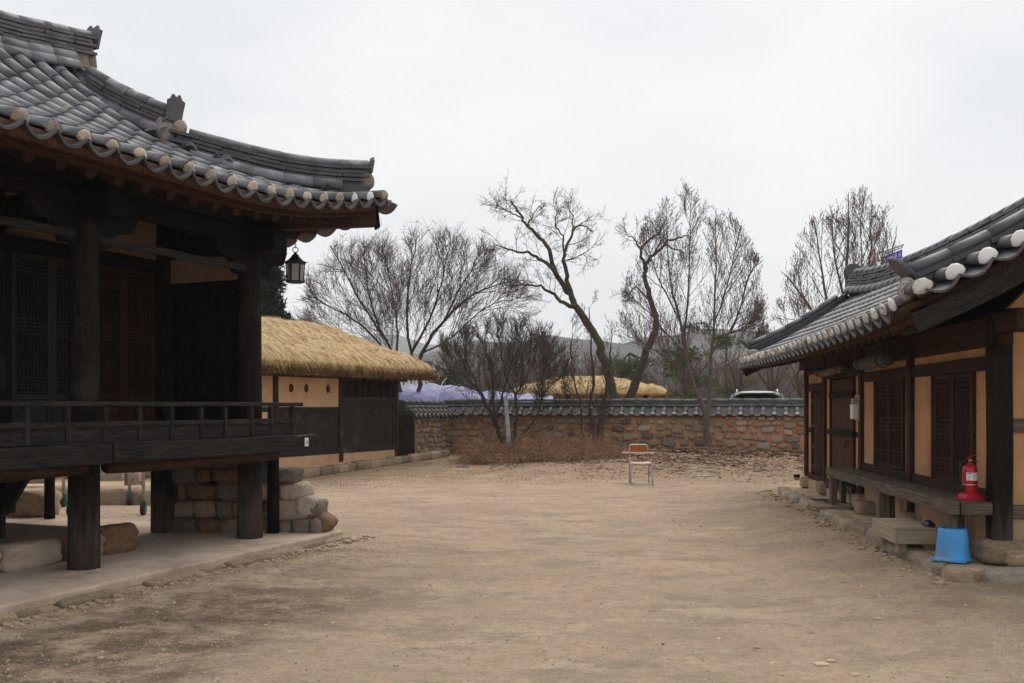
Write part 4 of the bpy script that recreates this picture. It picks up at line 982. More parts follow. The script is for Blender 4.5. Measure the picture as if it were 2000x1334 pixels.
# ------------------------------------------------------------------ thatch
def thatch(parent, x0, x1, y0, y1, zb, zt, rise, nb, seed, fringe=True, dens=1.0, part='thatch', hip=1.0):
    """straw roof over a rectangle (local), zb = eave underside, zt = eave top, rise = slope"""
    rs = random.Random(seed)
    def d_edge(x, y):
        a = min(x-x0, x1-x); b = min(y-y0, y1-y)*hip
        k = .35; h = max(0, min(1, .5+.5*(b-a)/k)); return b*(1-h)+a*h-k*h*(1-h)
    W = (x1-x0)/2
    def hz(x, y):
        d = max(0, d_edge(x, y)); t = min(1, d/.22)
        dd = d if d < W-.5 else (W-.5)+.5*(1-math.exp(-(d-W+.5)/.5))
        return zt-.20*(1-math.sqrt(max(0, 1-(1-t)**2)))+rise*dd+.06*noise.noise((x*1.6, y*1.1, seed))*t+.045*noise.noise((x*2.2, y*5, seed))*t+.05*(((d*1.9+.35*noise.noise((x*.8, y*.8, seed+5))) % 1.0)-.5)*min(1, d/.5)+.03*noise.noise((x*7, y*6, seed))
    nx, ny = 44, 80; V = []; Fc = []
    for j in range(ny+1):
        for i in range(nx+1):
            fx = .5-.5*math.cos(math.pi*i/nx); fy = .5-.5*math.cos(math.pi*j/ny); x = x0+(x1-x0)*fx; y = y0+(y1-y0)*fy
            V.append((x+(.05*noise.noise((y*2, 3, seed)) if i in (0, nx) else 0), y+(.05*noise.noise((x*2, 9, seed)) if j in (0, ny) else 0), hz(x, y)))
    q = nx+1
    for j in range(ny):
        for i in range(nx): Fc.append((j*q+i, j*q+i+1, j*q+q+i+1, j*q+q+i))
    per = [i for i in range(nx+1)]+[j*q+nx for j in range(1, ny+1)]+[ny*q+i for i in range(nx-1, -1, -1)]+[j*q for j in range(ny-1, 0, -1)]
    b = len(V); cx, cy = (x0+x1)/2, (y0+y1)/2
    for i in per:
        x, y, z = V[i]; V.append((x-.10*np.sign(x-cx), y-.10*np.sign(y-cy), zb+.02*noise.noise((x*3, y*3, 2))))
    n = len(per)
    for k in range(n): Fc.append((per[k], b+k, b+(k+1) % n, per[(k+1) % n]))
    Fc.append(tuple(b+k for k in range(n)))
    mb = MB(); mb.add(V, Fc); body = mb.build(part, M['straw_b'], parent, smooth=True, fix=True)
    # laid straw
    mb = MB(); V = []; Fc = []
    def blade(p, t, s, ln, w, n):
        o = len(V); m = p+t*(ln*.5)+n*(.012)
        e = p+t*ln
        V.extend([p-s*w, p+s*w, m+s*w*.8, m-s*w*.8, e]); Fc.extend([(o, o+1, o+2, o+3), (o+3, o+2, o+4)])
    for k in range(int(nb*dens)):
        x = rs.uniform(x0+.02, x1-.02); y = rs.uniform(y0+.02, y1-.02); e = .04
        if d_edge(x, y) < .16 and rs.random() < .80: continue
        gx = (hz(x+e, y)-hz(x-e, y))/(2*e); gy = (hz(x, y+e)-hz(x, y-e))/(2*e)
        dn = Vector((-gx, -gy, 0)); 
        if dn.length < .05: dn = Vector((1, 0, 0))
        dn.normalize(); sl = math.hypot(gx, gy); clump = noise.noise((x*2.3, y*2.3, seed+3))*.5
        a = clump*1.3+rs.gauss(0, .24); dn = Vector((dn.x*math.cos(a)-dn.y*math.sin(a), dn.x*math.sin(a)+dn.y*math.cos(a), 0))
        t = Vector((dn.x, dn.y, -min(sl, 2.)+rs.uniform(-.03, .16))).normalized(); n = Vector((gx*-1, gy*-1, 1)).normalized(); s = t.cross(n).normalized()
        blade(Vector((x, y, hz(x, y)+rs.uniform(0, .03))), t, s, rs.uniform(.12, .40), rs.uniform(.003, .008), n)
    mb.add(V, Fc); tag(mb.build('laid_straw', M['straw'], parent), kind='stuff')
    if fringe:
        mb = MB(); V = []; Fc = []
        for k in range(int(nb*1.0)):
            sd = rs.choice((0, 0, 1, 2))
            if sd == 0: x, y, o = x1, rs.uniform(y0, y1), Vector((1, 0, 0))
            elif sd == 1: x, y, o = rs.uniform(x0, x1), y1, Vector((0, 1, 0))
            else: x, y, o = x0, rs.uniform(y0, y1), Vector((-1, 0, 0))
            z = rs.uniform(zb-.02, zt-.10); p = Vector((x, y, z))-o*rs.uniform(.03, .13)*(1+(zt-z)*.6)
            t = (o*rs.uniform(.4, 1.1)+Vector((rs.gauss(0, .35), rs.gauss(0, .35), rs.uniform(-.75, .25)))).normalized(); s = t.cross(Vector((0, 0, 1))); s = s.normalized() if s.length > .01 else Vector((1, 0, 0))
            blade(p, t, s, rs.uniform(.06, .19), rs.uniform(.003, .007), o)
        mb.add(V, Fc); tag(mb.build('eave_fringe', M['straw_d'], parent), kind='stuff')
    return hz
th = thing('thatched_house', 'straw thatched house with ochre wall, oval vents and plank gate', 'house', TC, TR)
thatch(th, -3.95, .78, -7.6, .86, 2.37, 2.70, .49, 34000, 3)
M['plank'] = mat('weathered_black_plank', (.010, .0075, .0065), (.046, .037, .033), 6, .8, .6, 8, 'gc', WG, rand=.25, c3=(.085, .072, .064), s3=2.4, t3=(.58, .75), bdist=.01)
py = [-.12, -2.62, -5.06, -7.1]
for y in py:
    mb = MB(); mb.box(-.06, .10, y-.07, y+.07, .30, 2.40, seg=4, jit=.004); mb.build('post', M['wood_brown'] if y < -3 else M['plank'], th, bevel=.01)
for y in (-.12, -7.1):
    mb = MB(); mb.box(-3.2, -.07, y-.05, y+.05, .36, 2.38); mb.build('end_wall', M['plaster_t'], th)
mb = MB(); mb.box(-3.25, -3.15, -7.05, -.17, .36, 2.38); mb.build('rear_wall', M['plaster_t'], th)
mb = MB(); mb.box(-.05, .09, -7.4, .4, 2.28, 2.38); mb.build('eave_beam', M['wood_brown'], th)
mb = MB(); mb.tube([(.60, y, 2.345+.008*math.sin(y*3)) for y in np.linspace(-7.5, .7, 14)], .022, 7); mb.build('eave_pole', M['wood_grey'], th, smooth=True)
for y in np.arange(-7.2, .6, .38):
    mb = MB(); mb.tube([(.62, y, 2.36), (-.5, y, 2.62)], .035, 7); mb.build('rafter', M['wood_brown'], th, smooth=True)
for a, b in ((-4.99, -2.69), (-7.03, -5.13)):
    mb = MB(); mb.box(-.02, .05, a, b, 1.60, 2.28); mb.build('plaster_panel', M['plaster_t'], th)
    mb = MB(); mb.box(-.05, .085, a, b, 1.48, 1.60, seg=3, jit=.003); mb.build('middle_rail', M['plank'], th, bevel=.01)
    mb = MB(); mb.box(-.05, .085, a, b, .48, .60, seg=3, jit=.003); mb.build('sill', M['plank'], th, bevel=.01)
    y = a
    while y < b-.05:
        w = min(rnd(.13, .22), b-y); mb = MB(); mb.box(.01, .045+rnd(0, .012), y+.003, y+w-.003, .60, 1.48); mb.build('wall_plank', M['plank'], th); y += w
    mb = MB(); mb.box(-.05, .07, a, b, .22, .478); mb.build('skirting', M['plaster_t'], th)
for p in (565, 594.5, 637):
    k = (p-1000)/F; y = (k*TC.y-TC.x)/(-math.sin(TR)-k*math.cos(TR))
    ov = MB(); ov.tube([(.056, y+.062*math.cos(t), 2.03+.092*math.sin(t)) for t in np.linspace(0, 2*math.pi, 21)], .010, 6, False); v = ov.build('oval_vent', M['wood_brown'], th, smooth=True)
    ov = MB(); ov.prism([(.058*math.cos(t), .088*math.sin(t)) for t in np.linspace(0, 2*math.pi, 21)[:-1]], (.050, y, 2.03), (0, 1, 0), (0, 0, 1), (1, 0, 0), .004); ov.build('vent_hole', M['wood_brown'], v)
    ov = MB()
    for i in (-1, 1): ov.bar((.058, y+.022*i, 1.96), (.058, y+.022*i, 2.10), .008, .008, up=(1, 0, 0))
    ov.build('vent_bars', M['wood_grey'], v)
# plank gate bay
g = obj('plank_gate', None, th); a, b = -2.54, -.20
mb = MB(); mb.box(-.04, .09, a, b, 1.72, 1.86, seg=3, jit=.003); mb.build('transom', M['plank'], g, bevel=.01)
mb = MB(); mb.box(-.04, .09, a, b, .48, .62, seg=3, jit=.003); mb.build('sill', M['plank'], g, bevel=.01)
y = a+.10
while y < b-.12:
    w = min(rnd(.18, .27), b-.10-y); mb = MB(); mb.box(.01, .05+rnd(0, .012), y+.003, y+w-.003, .62, 1.72); mb.build('plank', M['plank'], g); y += w
for i in range(8):
    y = a+.12+.28*i; mb = MB(); mb.box(-.01, .05, y, y+.055, 1.86, 2.28); mb.build('slat', M['wood_brown'], g)
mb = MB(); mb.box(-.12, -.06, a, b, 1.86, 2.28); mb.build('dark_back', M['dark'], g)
for s in (a, b-.09):
    mb = MB(); mb.box(-.04, .08, s, s+.09, .62, 1.72); mb.build('door_post', M['plank'], g, bevel=.008)
mb = MB(); mb.box(-.05, .07, a, b, .22, .478); mb.build('skirting', M['plaster_t'], g)
mb = MB(); mb.box(-3.0, .30, -7.3, .1, .05, .27); mb.build('earth_base', M['plaster_t'], th, bevel=.02)
y = -7.0
while y < 1.9:
    ln = rnd(.22, .5); xx = .42 if y < .3 else .42-.02
    stone(th, (xx+rnd(-.03, .03), y+ln/2, gz(*to_world(TC, TR, (xx, y, 0))[:2])+.09), (rnd(.18, .26), ln, rnd(.18, .24)), mats=('stone_t',), name='base_stone', sq=.45); y += ln

# ------------------------------------------------------------------ stone walls with tiled coping
TW = tile_mesh('convex_tile', .066, .062, .26, 'tile_w'); GW = arc_mesh('gutter_tile', .262, .06, .27, .022, 'tile_w', drop=.008); RW3 = tile_mesh('ridge_tile', .082, .078, .42, 'tile_w'); FT = None
CWm = [cap_mesh('mortar_cap', .062, .022, k_, i+40) for i, k_ in enumerate(('mortar_w', 'mortar_s', 'mortar'))]
def stone_wall(name, label, p0, p1, ztop, rows, capw, thk=.42, sizes=(.16, .42), mats=('stone_w', 'stone_w', 'stone_d'), core='mud', cut=None, ssz=1.0):
    p0 = Vector((*p0, 0)); p1 = Vector((*p1, 0)); d = p1-p0; Ln = d.length
    rz = math.atan2(d.y, d.x); root = thing(name, label, 'wall', p0, rz)
    def gl(x): q = to_world(p0, rz, (x, -thk/2, 0)); return gz(q.x, q.y)
    ze = ztop-.47                                   # underside of the coping
    mb = MB(); n = int(Ln/.4)
    for k in range(n): a, b = Ln*k/n, Ln*(k+1)/n; 
    V = []; Fc = []; nzs = 7
    for k in range(n*2+1):
        x = Ln*k/(n*2)
        for s in (-1, 1):
            for j in range(nzs+1):
                z = -.1+(ze+.13)*j/nzs; V.append((x, s*(thk/2+.02*noise.noise((x*1.3, z*2, 5+s))+.03*(1-j/nzs)), z))
    q = 2*(nzs+1)
    for k in range(n*2):
        for s in (0, 1):
            for j in range(nzs):
                a = k*q+s*(nzs+1)+j; f = (a, a+q, a+q+1, a+1); Fc.append(f if s == 0 else f[::-1])
        a = k*q+nzs; Fc.append((a, a+q, a+q+nzs+1, a+nzs+1))
    Fc += [tuple(range(nzs+1))+tuple(range(2*nzs+1, nzs, -1)), tuple((2*n)*q+i for i in range(nzs, -1, -1))+tuple((2*n)*q+i for i in range(nzs+1, 2*nzs+2))]
    mb.add(V, Fc); mb.build('mud_core', M[core], root, smooth=True, fix=True)
    placed = []; Lm = min(Ln, cut or 99); grid = {}
    def fits(cx, cz, w, h, gap):
        for gx in range(int(cx/.6)-1, int(cx/.6)+2):
            for (px_, pz_, pw_, ph_) in grid.get(gx, ()):
                ddx = abs(cx-px_)/((w+pw_)/2+gap); ddz = abs(cz-pz_)/((h+ph_)/2+gap)
                if ddx < 1 and ddz < 1 and ddx**2.6+ddz**2.6 < 1.0: return False
        return True
    for w0, w1, h0, h1, tries, gap in ((.28, .40, .15, .20, 8, .05), (.20, .30, .12, .16, 45, .05), (.14, .23, .085, .13, 420, .042), (.09, .14, .06, .09, 600, .03)):
        for _ in range(int(tries*Lm)):
            if len(placed) >= 285: break
            w = rnd(w0, w1)*ssz; h = rnd(h0, h1)*(.85+.15*ssz); cx = rnd(w/2, Lm-w/2); g0 = gl(cx); H = ze-g0; lim = ze-h/2-.01
            cz = g0-.02+h/2+(H*rnd(0, 1) if h < .17 else H*.5*rnd(0, 1)**1.5)
            rowq = .19*ssz; cz = g0+round((cz-g0)/rowq)*rowq+rnd(-.04, .04)
            if cz > lim or cz < g0+h*.25: continue
            if not fits(cx, cz, w, h, gap*(.5 if cx > Ln*.62 else 1)): continue
            placed.append(cx); grid.setdefault(int(cx/.6), []).append((cx, cz, w, h))
            mm = mats if rnd(0, 1) > .15 else ('stone_g',)
            if capw > .5 and cx > Ln*.6 and rnd(0, 1) < .6: mm = ('stone_t', 'stone_g')
            stone(root, (cx, -thk/2-.012+rnd(-.012, .012), cz), (w, .15, h), mats=mm, tilt=.22, sq=.62)
    # coping
    pr_ = [(-thk/2-.16, ze-.01), (-thk/2-.02, ze+.16), (-.13, ze+.26), (.13, ze+.26), (thk/2+.02, ze+.16), (thk/2+.16, ze-.01)]
    mb = MB(); mb.prism(pr_, (0, 0, 0), (0, 1, 0), (0, 0, 1), (1, 0, 0), Ln); mb.build('coping_bed', M['tile_w'], root)
    bagb = []; x = .12
    k = 0
    while x < Ln-.05:
        for s in (-1, 1):
            t = Vector((0, -s*.80, .60)).normalized(); sd = Vector((-s, 0, 0)) if s > 0 else Vector((1, 0, 0)); n = sd.cross(t)
            if n.z < 0: sd = -sd; n = sd.cross(t)
            p = Vector((x, s*(thk/2+.19), ze+.045)); mt = basis(p, sd, t, n); mg = basis(Vector((x+.149, s*(thk/2+.205), ze+.055)), sd, t, n)
            if s < 0 and x < (cut or 99):
                obj('convex_tile', TW, root, mt); obj('gutter_tile', GW, root, mg); obj('mortar_cap', CWm[0 if rnd(0, 1) < capw*x/Ln+.05 else random.choice((1, 2))], root, basis(p+n*.022, sd, t, n))
            else: bagb += [(TW, mt), (GW, mg)]
        x += .298; k += 1
    tag(obj('rear_tile_rows', merge_mesh('rear_tile_rows', bagb, M['tile_w']), root), kind='stuff')
    top = [Vector((x, .012*math.sin(x*1.7), ztop-.075+.012*noise.noise((x*.6, 0, 3)))) for x in np.linspace(0.01, Ln-.01, int(Ln*3))]
    ridge(root, top, (0, 1, 0), .12, .24, RW3, .42, 'ridge_tile', M['tile_w'], M['tile_w'], 3, .045)
    for a, b in zip(resample(top, .42), resample(top, .42)[1:]):
        a = a+Vector((0, -.12, -.115)); b = b+Vector((0, -.12, -.115)); t = (b-a).normalized(); n = Vector((0, -.55, .83)); n = (n-t*n.dot(t)).normalized()
        obj('under_ridge_tile', RW3, root, basis(a, t.cross(n), t, n) @ Matrix.Diagonal((.75, 1, .6, 1)))
    return root
W0 = Vector((-2.06, 30.0)); W1 = Vector((7.85, 27.0)); W2 = W0+(W1-W0)*1.34
lw = stone_wall('stone_wall', 'long orange mud and fieldstone wall with tiled coping across the back', W0[:], W2[:], 1.83, 5, 1.1, cut=10.9)
sw = stone_wall('stone_wall', 'short fieldstone wall running from the thatched house to the corner', (-3.02, 26.95), (-2.03, 29.85), 1.79, 5, .1, mats=('stone_t', 'stone_g', 'stone_t'), ssz=.8)
mb = MB(); mb.box(-.14, -.06, -.46, .25, .22, 1.38); mb.build('end_board', M['plank'], sw, bevel=.01)
lump(lw, (.02, -.14, 1.66), (.14, .32, .20), M['mortar_s'])

# ------------------------------------------------------------------ rubble stair under the pavilion side
rb = thing('rubble_stair', 'pile of tan and grey fieldstones forming a stepped stair beside the pavilion', 'stone stair', pix(430, 1040, 11.75), -.06)
def P(x, y): q = pix(x, y, 11.75)-pix(430, 1040, 11.75); return q
cols = [(330, 522, 893), (522, 590, 938), (590, 613, 962), (605, 643, 998)]
random.seed(21)
y = 1040
row = 0
while y > 893:
    h = rnd(24, 44) if row else 30
    if y-h < 893: h = y-888
    right = 628 if y > 1000 else (600 if y > 968 else (578 if y > 935 else 518))
    x = 336+rnd(-6, 8)
    while x < right-8:
        w = min(rnd(26, 84), right-x+8); w = max(w, 18)
        c = P(x+w/2, y-h/2); m = (('stone_o',), ('stone_o', 'stone_t'), ('stone_d',))[random.randrange(3)] if x < 520 else ('stone_d', 'stone_d', 'stone_g')
        stone(rb, (c.x, rnd(-.03, .03)+.0*row, c.z), (w*1.06*11.75/F, rnd(.36, .54), h*rnd(.98, 1.14)*11.75/F), mats=m, tilt=.13, sq=.5)
        x += w
    y -= h; row += 1
stone(rb, P(627, 1018)+Vector((0, .02, 0)), (.30, .34, .24), rot=(0, .5, 0), mats=('stone_o',), sq=.45)
stone(rb, P(603, 985)+Vector((.0, -.02, 0)), (.24, .36, .24), rot=(0, .2, .2), mats=('stone_g',), sq=.45)
mb = MB(); c = P(430, 970); mb.box(c.x-.5, c.x+.48, .12, .75, -.02, .88); mb.build('core', M['stone_d'], rb)
stone(rb, P(525, 915), (.20, .4, .30), mats=('stone_g',), sq=.45)
random.seed(5)

# ------------------------------------------------------------------ things seen under the pavilion
sf = thing('rolling_scaffold', 'galvanised tube scaffold on caster wheels behind the pavilion', 'scaffold', (0, 0, 0))
A, B, C_ = pix(280, 1000, 14.6), pix(137, 1004, 14.3), pix(124, 986, 15.9); D = A+(C_-B)
M['tyre'] = mat('dark_caster', (.03, .012, .012), (.06, .02, .02), 6, .6, 0); M['green'] = mat('green_steel', (.02, .10, .09), (.03, .13, .12), 6, .5, 0)
for p in (A, B, C_, D):
    g0 = gz(p.x, p.y); mb = MB(); mb.tube([(p.x, p.y, g0+.18), (p.x, p.y, 1.85)], .024, 10); mb.build('upright', M['steel'], sf, smooth=True)
    w = obj('caster', None, sf)
    mb = MB(); mb.tube([(p.x-.025, p.y, g0+.075), (p.x+.025, p.y, g0+.075)], .075, 18); mb.build('tyre', M['tyre'], w)
    mb = MB(); mb.tube([(p.x-.03, p.y, g0+.075), (p.x+.03, p.y, g0+.075)], .042, 14); mb.bar((p.x, p.y, g0+.12), (p.x, p.y, g0+.20), .08, .05, up=(0, 1, 0)); mb.build('fork', M['green'], w)
def stick(a, b, z0, z1, r=.018): mb = MB(); mb.tube([(a.x, a.y, z0), (b.x, b.y, z1)], r, 8); mb.build('brace', M['steel'], sf, smooth=True)
stick(A, B, .80, .72); stick(A, B, .45, 1.35, .016); stick(C_, D, .8, .8); stick(C_, D, .45, 1.35, .016); stick(B, C_, .75, .75); stick(A, D, .75, .75); stick(B, C_, 1.5, 1.5); stick(A, D, 1.5, 1.5); stick(A, B, 1.6, 1.6)
for px, y1, nm in ((72, 943, 'squat grey granite pedestal nearer the left edge behind the scaffold'), (212, 938, 'squat grey granite pedestal right of the front column behind the scaffold')):
    q = pix(px, y1, 17.0); pd = thing('stone_pedestal', nm, 'pedestal', (q.x, q.y, q.z), .2, 'granite pedestals behind the pavilion')
    mb = MB(); mb.box(-.26, .26, -.2, .2, 0, .14); mb.build('base', M['stone_g'], pd, bevel=.015)
    mb = MB(); mb.bar((0, 0, .142), (0, 0, .56), .30, .26, up=(0, 1, 0)); mb.bar((0, 0, .562), (0, 0, .64), .30, .26, up=(0, 1, 0), w1=.2, h1=.17); mb.build('block', M['stone_g'], pd, bevel=.012)
ls = thing('stone_terrace', 'low stone terrace edge of long blocks behind the pavilion', 'terrace', pix(130, 975, 16.6), -.06)
x = -2.6
while x < 2.2:
    ln = rnd(.5, 1.1); stone(ls, (x+ln/2, 0, .0), (ln*1.02, .6, .42), mats=('stone_t', 'stone_d'), name='block', sq=.42, tilt=.02); x += ln
mb = MB(); mb.box(-2.8, 2.2, .1, 3.5, -.3, .17); mb.build('terrace_fill', M['foundation'], ls)
bo = thing('boulder', 'large tan boulder on the ground under the pavilion, behind the brace', 'stone', pix(62, 1000, 13.3)); stone(bo, (0, 0, .12), (.62, .5, .36), mats=('stone_t',), name='rock', sq=.42)
bo = thing('boulder', 'upright tan boulder standing against the rear stone wall beneath the pavilion', 'stone', pix(262, 960, 17.2)); stone(bo, (0, 0, .16), (.26, .3, .46), mats=('stone_t',), name='rock', sq=.5)
bw = thing('rear_stone_wall', 'orange rubble wall glimpsed beneath the pavilion floor', 'wall', pix(0, 955, 19.0)); bw.location.z = 0
mb = MB(); mb.box(-1, 5.0, .0, .5, 0, 1.5); mb.build('mud_core', M['mud'], bw)
for r in range(6):
    x = -1
    while x < 4.9: w = rnd(.22, .4); stone(bw, (x+w/2, -.01, .15+.23*r), (w*.95, .16, .22), mats=('stone_o', 'stone_t'), sq=.5); x += w

# ------------------------------------------------------------------ folding chair and the pipe tied to it
chp = pix(1250, 945, 20.3); cz = gz(chp.x, 20.2)
ch = thing('folding_chair', 'tubular steel chair with orange back and pink seat alone in the yard', 'chair', (chp.x, 20.3, cz), .06)
M['ply'] = mat('orange_brown_ply', (.33, .085, .018), (.40, .115, .026), 4, .45, .1, 30); M['pink'] = mat('pink_vinyl', (.62, .40, .34), (.68, .45, .38), 6, .5, .1, 30); M['tape'] = mat('red_tape', (.60, .02, .07), (.66, .03, .09), 5, .5, 0); M['pvc'] = mat('grey_pvc', (.46, .44, .42), (.54, .52, .50), 6, .5, 0)
def rloop(w, z0, z1, y0, y1, r=.05):
    p = [(-w, y0, z0), (-w, y1, z1-r)]
    for t in np.linspace(math.pi, math.pi/2, 5): p.append((-w+r+r*math.cos(t), y1, z1-r+r*math.sin(t)))
    for t in np.linspace(math.pi/2, 0, 5): p.append((w-r+r*math.cos(t), y1, z1-r+r*math.sin(t)))
    p.append((w, y0, z0)); return p
mb = MB(); mb.tube(rloop(.19, .30, .79, .06, .17), .0125, 8); mb.build('back_frame', M['steel'], ch, smooth=True)
mb = MB(); mb.prism([(-.165, 0), (.165, 0), (.175, .02), (.175, .13), (.16, .15), (-.16, .15), (-.175, .13), (-.175, .02)], (0, .155, .615), (1, 0, 0), (0, .1, 1), (0, 1, 0), .012); mb.build('backrest', M['ply'], ch, bevel=.003)
mb = MB(); V = []; Fc = []
for i in range(9):
    for j in range(6): x = -.19+.38*i/8; V.append((x, -.18+.36*j/5, .435+.012*(x/.19)**2-.02*(j/5 < .15)+.0))
for i in range(8):
    for j in range(5): Fc.append((i*6+j, i*6+6+j, i*6+7+j, i*6+j+1))
mb.add(V, Fc); o = mb.build('seat', M['pink'], ch, smooth=True); m = o.modifiers.new('solid', 'SOLIDIFY'); m.thickness = .022
for s in (-1, 1):
    mb = MB(); mb.tube([(s*.225, -.20, 0), (s*.205, -.10, .42), (s*.20, -.04, .45)], .0125, 8); mb.build('leg', M['steel'], ch, smooth=True)
    mb = MB(); mb.tube([(s*.20+.02, .20, 0), (s*.195, .10, .40), (s*.19, .06, .32)], .0125, 8); mb.build('leg', M['steel'], ch, smooth=True)
    mb = MB(); mb.tube([(s*.205, -.15, .40), (s*.195, .12, .40)], .011, 8); mb.build('side_rail', M['steel'], ch, smooth=True)
mb = MB(); mb.tube([(-.205, -.12, .385), (.205, -.12, .385)], .011, 8); mb.build('stretcher', M['steel'], ch, smooth=True)
pp = thing('tied_pipe', 'pale plastic pipe tied across the chair back with red tape', 'pipe', (chp.x, 20.3, cz), .06)
mb = MB(); mb.tube([(-.345, .125, .628), (.30, .125, .618)], .019, 12); mb.build('pipe', M['pvc'], pp, smooth=False)
for s in (-1, 1):
    mb = MB(); mb.tube([(s*.19+.0, .14+.030*math.cos(t), .622+.030*math.sin(t)) for t in np.linspace(0, 2*math.pi, 11)], .010, 6, False); mb.bar((s*.19, .105, .61), (s*.19-s*.03, .10, .54), .022, .004); mb.build('tape', M['tape'], pp)

# ------------------------------------------------------------------ leaning white post, rod, slate
wp = thing('white_post', 'leaning weathered white post among the shrub stems before the wall', 'post', (0, 0, 0))
a, b = pix(996, 874, 26.6), pix(988, 778, 26.9); mb = MB(); mb.bar((a.x, a.y, gz(a.x, a.y)-.05), b, .11, .11, up=(0, 1, 0), seg=4, jit=.006); mb.build('shaft', mat('flaking_white_paint', (.24, .24, .24), (.40, .40, .405), 8, .8, .4, 20, c3=(.22, .19, .17), s3=6, t3=(.58, .68)), wp, bevel=.012)
rd = thing('metal_rod', 'thin grey metal rod lying on the ground right of the chair', 'rod', (0, 0, 0)); a, b = pix(1350, 931, 21.5), pix(1399, 930, 21.5)
mb = MB(); mb.tube([(a.x, a.y, gz(a.x, a.y)+.025), (b.x, b.y+.1, gz(b.x, b.y)+.03)], .014, 7); mb.build('rod', M['steel'], rd, smooth=True)
sl_ = thing('slate_slab', 'small dark flat slab lying on the ground before the short wall', 'slab', (0, 0, 0)); a = pix(903, 906, 24.5)
mb = MB(); mb.box(a.x-.16, a.x+.16, a.y-.15, a.y+.15, gz(a.x, a.y)-.005, gz(a.x, a.y)+.035); mb.build('slab', M['tile_w'], sl_, bevel=.012)

# ------------------------------------------------------------------ behind the wall: tarpaulin, tiled roof, thatched hut, car
def tarp():
    m = mat('violet_tarpaulin', (.13, .13, .33), (.22, .22, .43), 3.5, .5, .9, 5, stretch=(1, 1, 1), c3=(.30, .30, .50), s3=2.2, t3=(.5, .7), bdist=.05)
    V = []; Fc = []; nx, ny = 110, 30; x0, x1 = -4.3, 1.55
    for j in range(ny+1):
        for i in range(nx+1):
            u = i/nx; v = j/ny; x = x0+(x1-x0)*u; y = 32.0+3.4*v
            h = 1.98*(math.sin(math.pi*min(1, max(0, v)))**.42)*(1-.11*sst(.44, .56, u)-.09*sst(.6, 1, u))*(1-sst(.97, 1, u)*.6)
            f = math.sin(x*9+3*v+2.2*noise.noise((x*1.3, v*2, 1)))*.05*(1-v)+.10*math.sin(x*3.1+7*v+3*noise.noise((x, v*2, 4)))*(1-v)+.07*noise.noise((x*1.4+v*1.6, v*2.2, 7))+.035*noise.noise((x*3.5-v*3, v*4, 2))
            V.append((x, y+f*1.2, .35+max(0, h+f*min(1, h))))
    for j in range(ny):
        for i in range(nx): Fc.append((j*(nx+1)+i, j*(nx+1)+i+1, j*(nx+1)+nx+2+i, j*(nx+1)+nx+1+i))
    t = thing('tarpaulin_heap', 'long heap under a violet blue tarpaulin behind the wall', 'tarpaulin', (0, 0, 0))
    mb = MB(); mb.add(V, Fc); mb.build('cover', m, t, smooth=True)
    mb = MB(); xr = gpix(852, 32.3); mb.tube([(xr+.02*k, 32.0+.12*k, .5+2.05*math.sin(math.pi*min(.5, .035*(k+1)))**.42) for k in range(14)], .012, 5); mb.build('rope', M['pvc'], t)
tarp()
gh = thing('far_tiled_house', 'grey tiled roof of a low house beyond the tarpaulin', 'house', (gpix(845, 46), 46, .4), .12)
def GP(x, w): return Vector((x, -2.6+w, 2.0+.40*w+.02*w*w))
surface(GP, list(np.linspace(-6, 1.75, 20)), lambda x: 2.6 if x < -.1 else max(.02, 2.6*(1-(x+.1)/1.85)), 6, -.02, -.2, 'roof', M['tile_r'], gh)
bag = []
TG = tile_mesh('t', .11, .10, .5, 'tile_r')
for x in np.arange(-5.9, 1.6, .33): tile_row(GP, x, 0, (2.6 if x < -.1 else 2.6*(1-(x+.1)/1.85))-.1, None, TG, '', .46, .01, bag)
tag(obj('tile_rows', merge_mesh('tile_rows', bag, M['tile_r']), gh), kind='stuff')
mb = MB(); mb.bar((-6, 0, 3.22), (0, 0, 3.22), .3, .24); mb.bar((0, 0, 3.2), (1.8, -2.6, 2.10), .26, .2); mb.build('ridge', M['tile_r'], gh, bevel=.03)
mb = MB(); mb.box(-5.8, 1.0, -1.8, 2.0, -.3, 2.3); mb.build('wall', M['plaster'], gh)
hut = thing('thatched_hut', 'low straw thatched hut beyond the wall behind the bare trees', 'hut', (gpix(1000, 38), 38, .35), .0)
thatch(hut, .05, 5.75, -1.6, 2.4, 1.70, 1.93, .25, 11000, 8, hip=1.0)
mb = MB(); mb.box(.7, 5.1, -1.0, 1.8, -.3, 1.75); mb.build('wall', M['mud'], hut)
for x in (.8, 2.0, 3.3, 4.9):
    mb = MB(); mb.box(x, x+.14, -1.06, -.98, -.2, 1.74); mb.build('post', M['wood_brown'], hut)

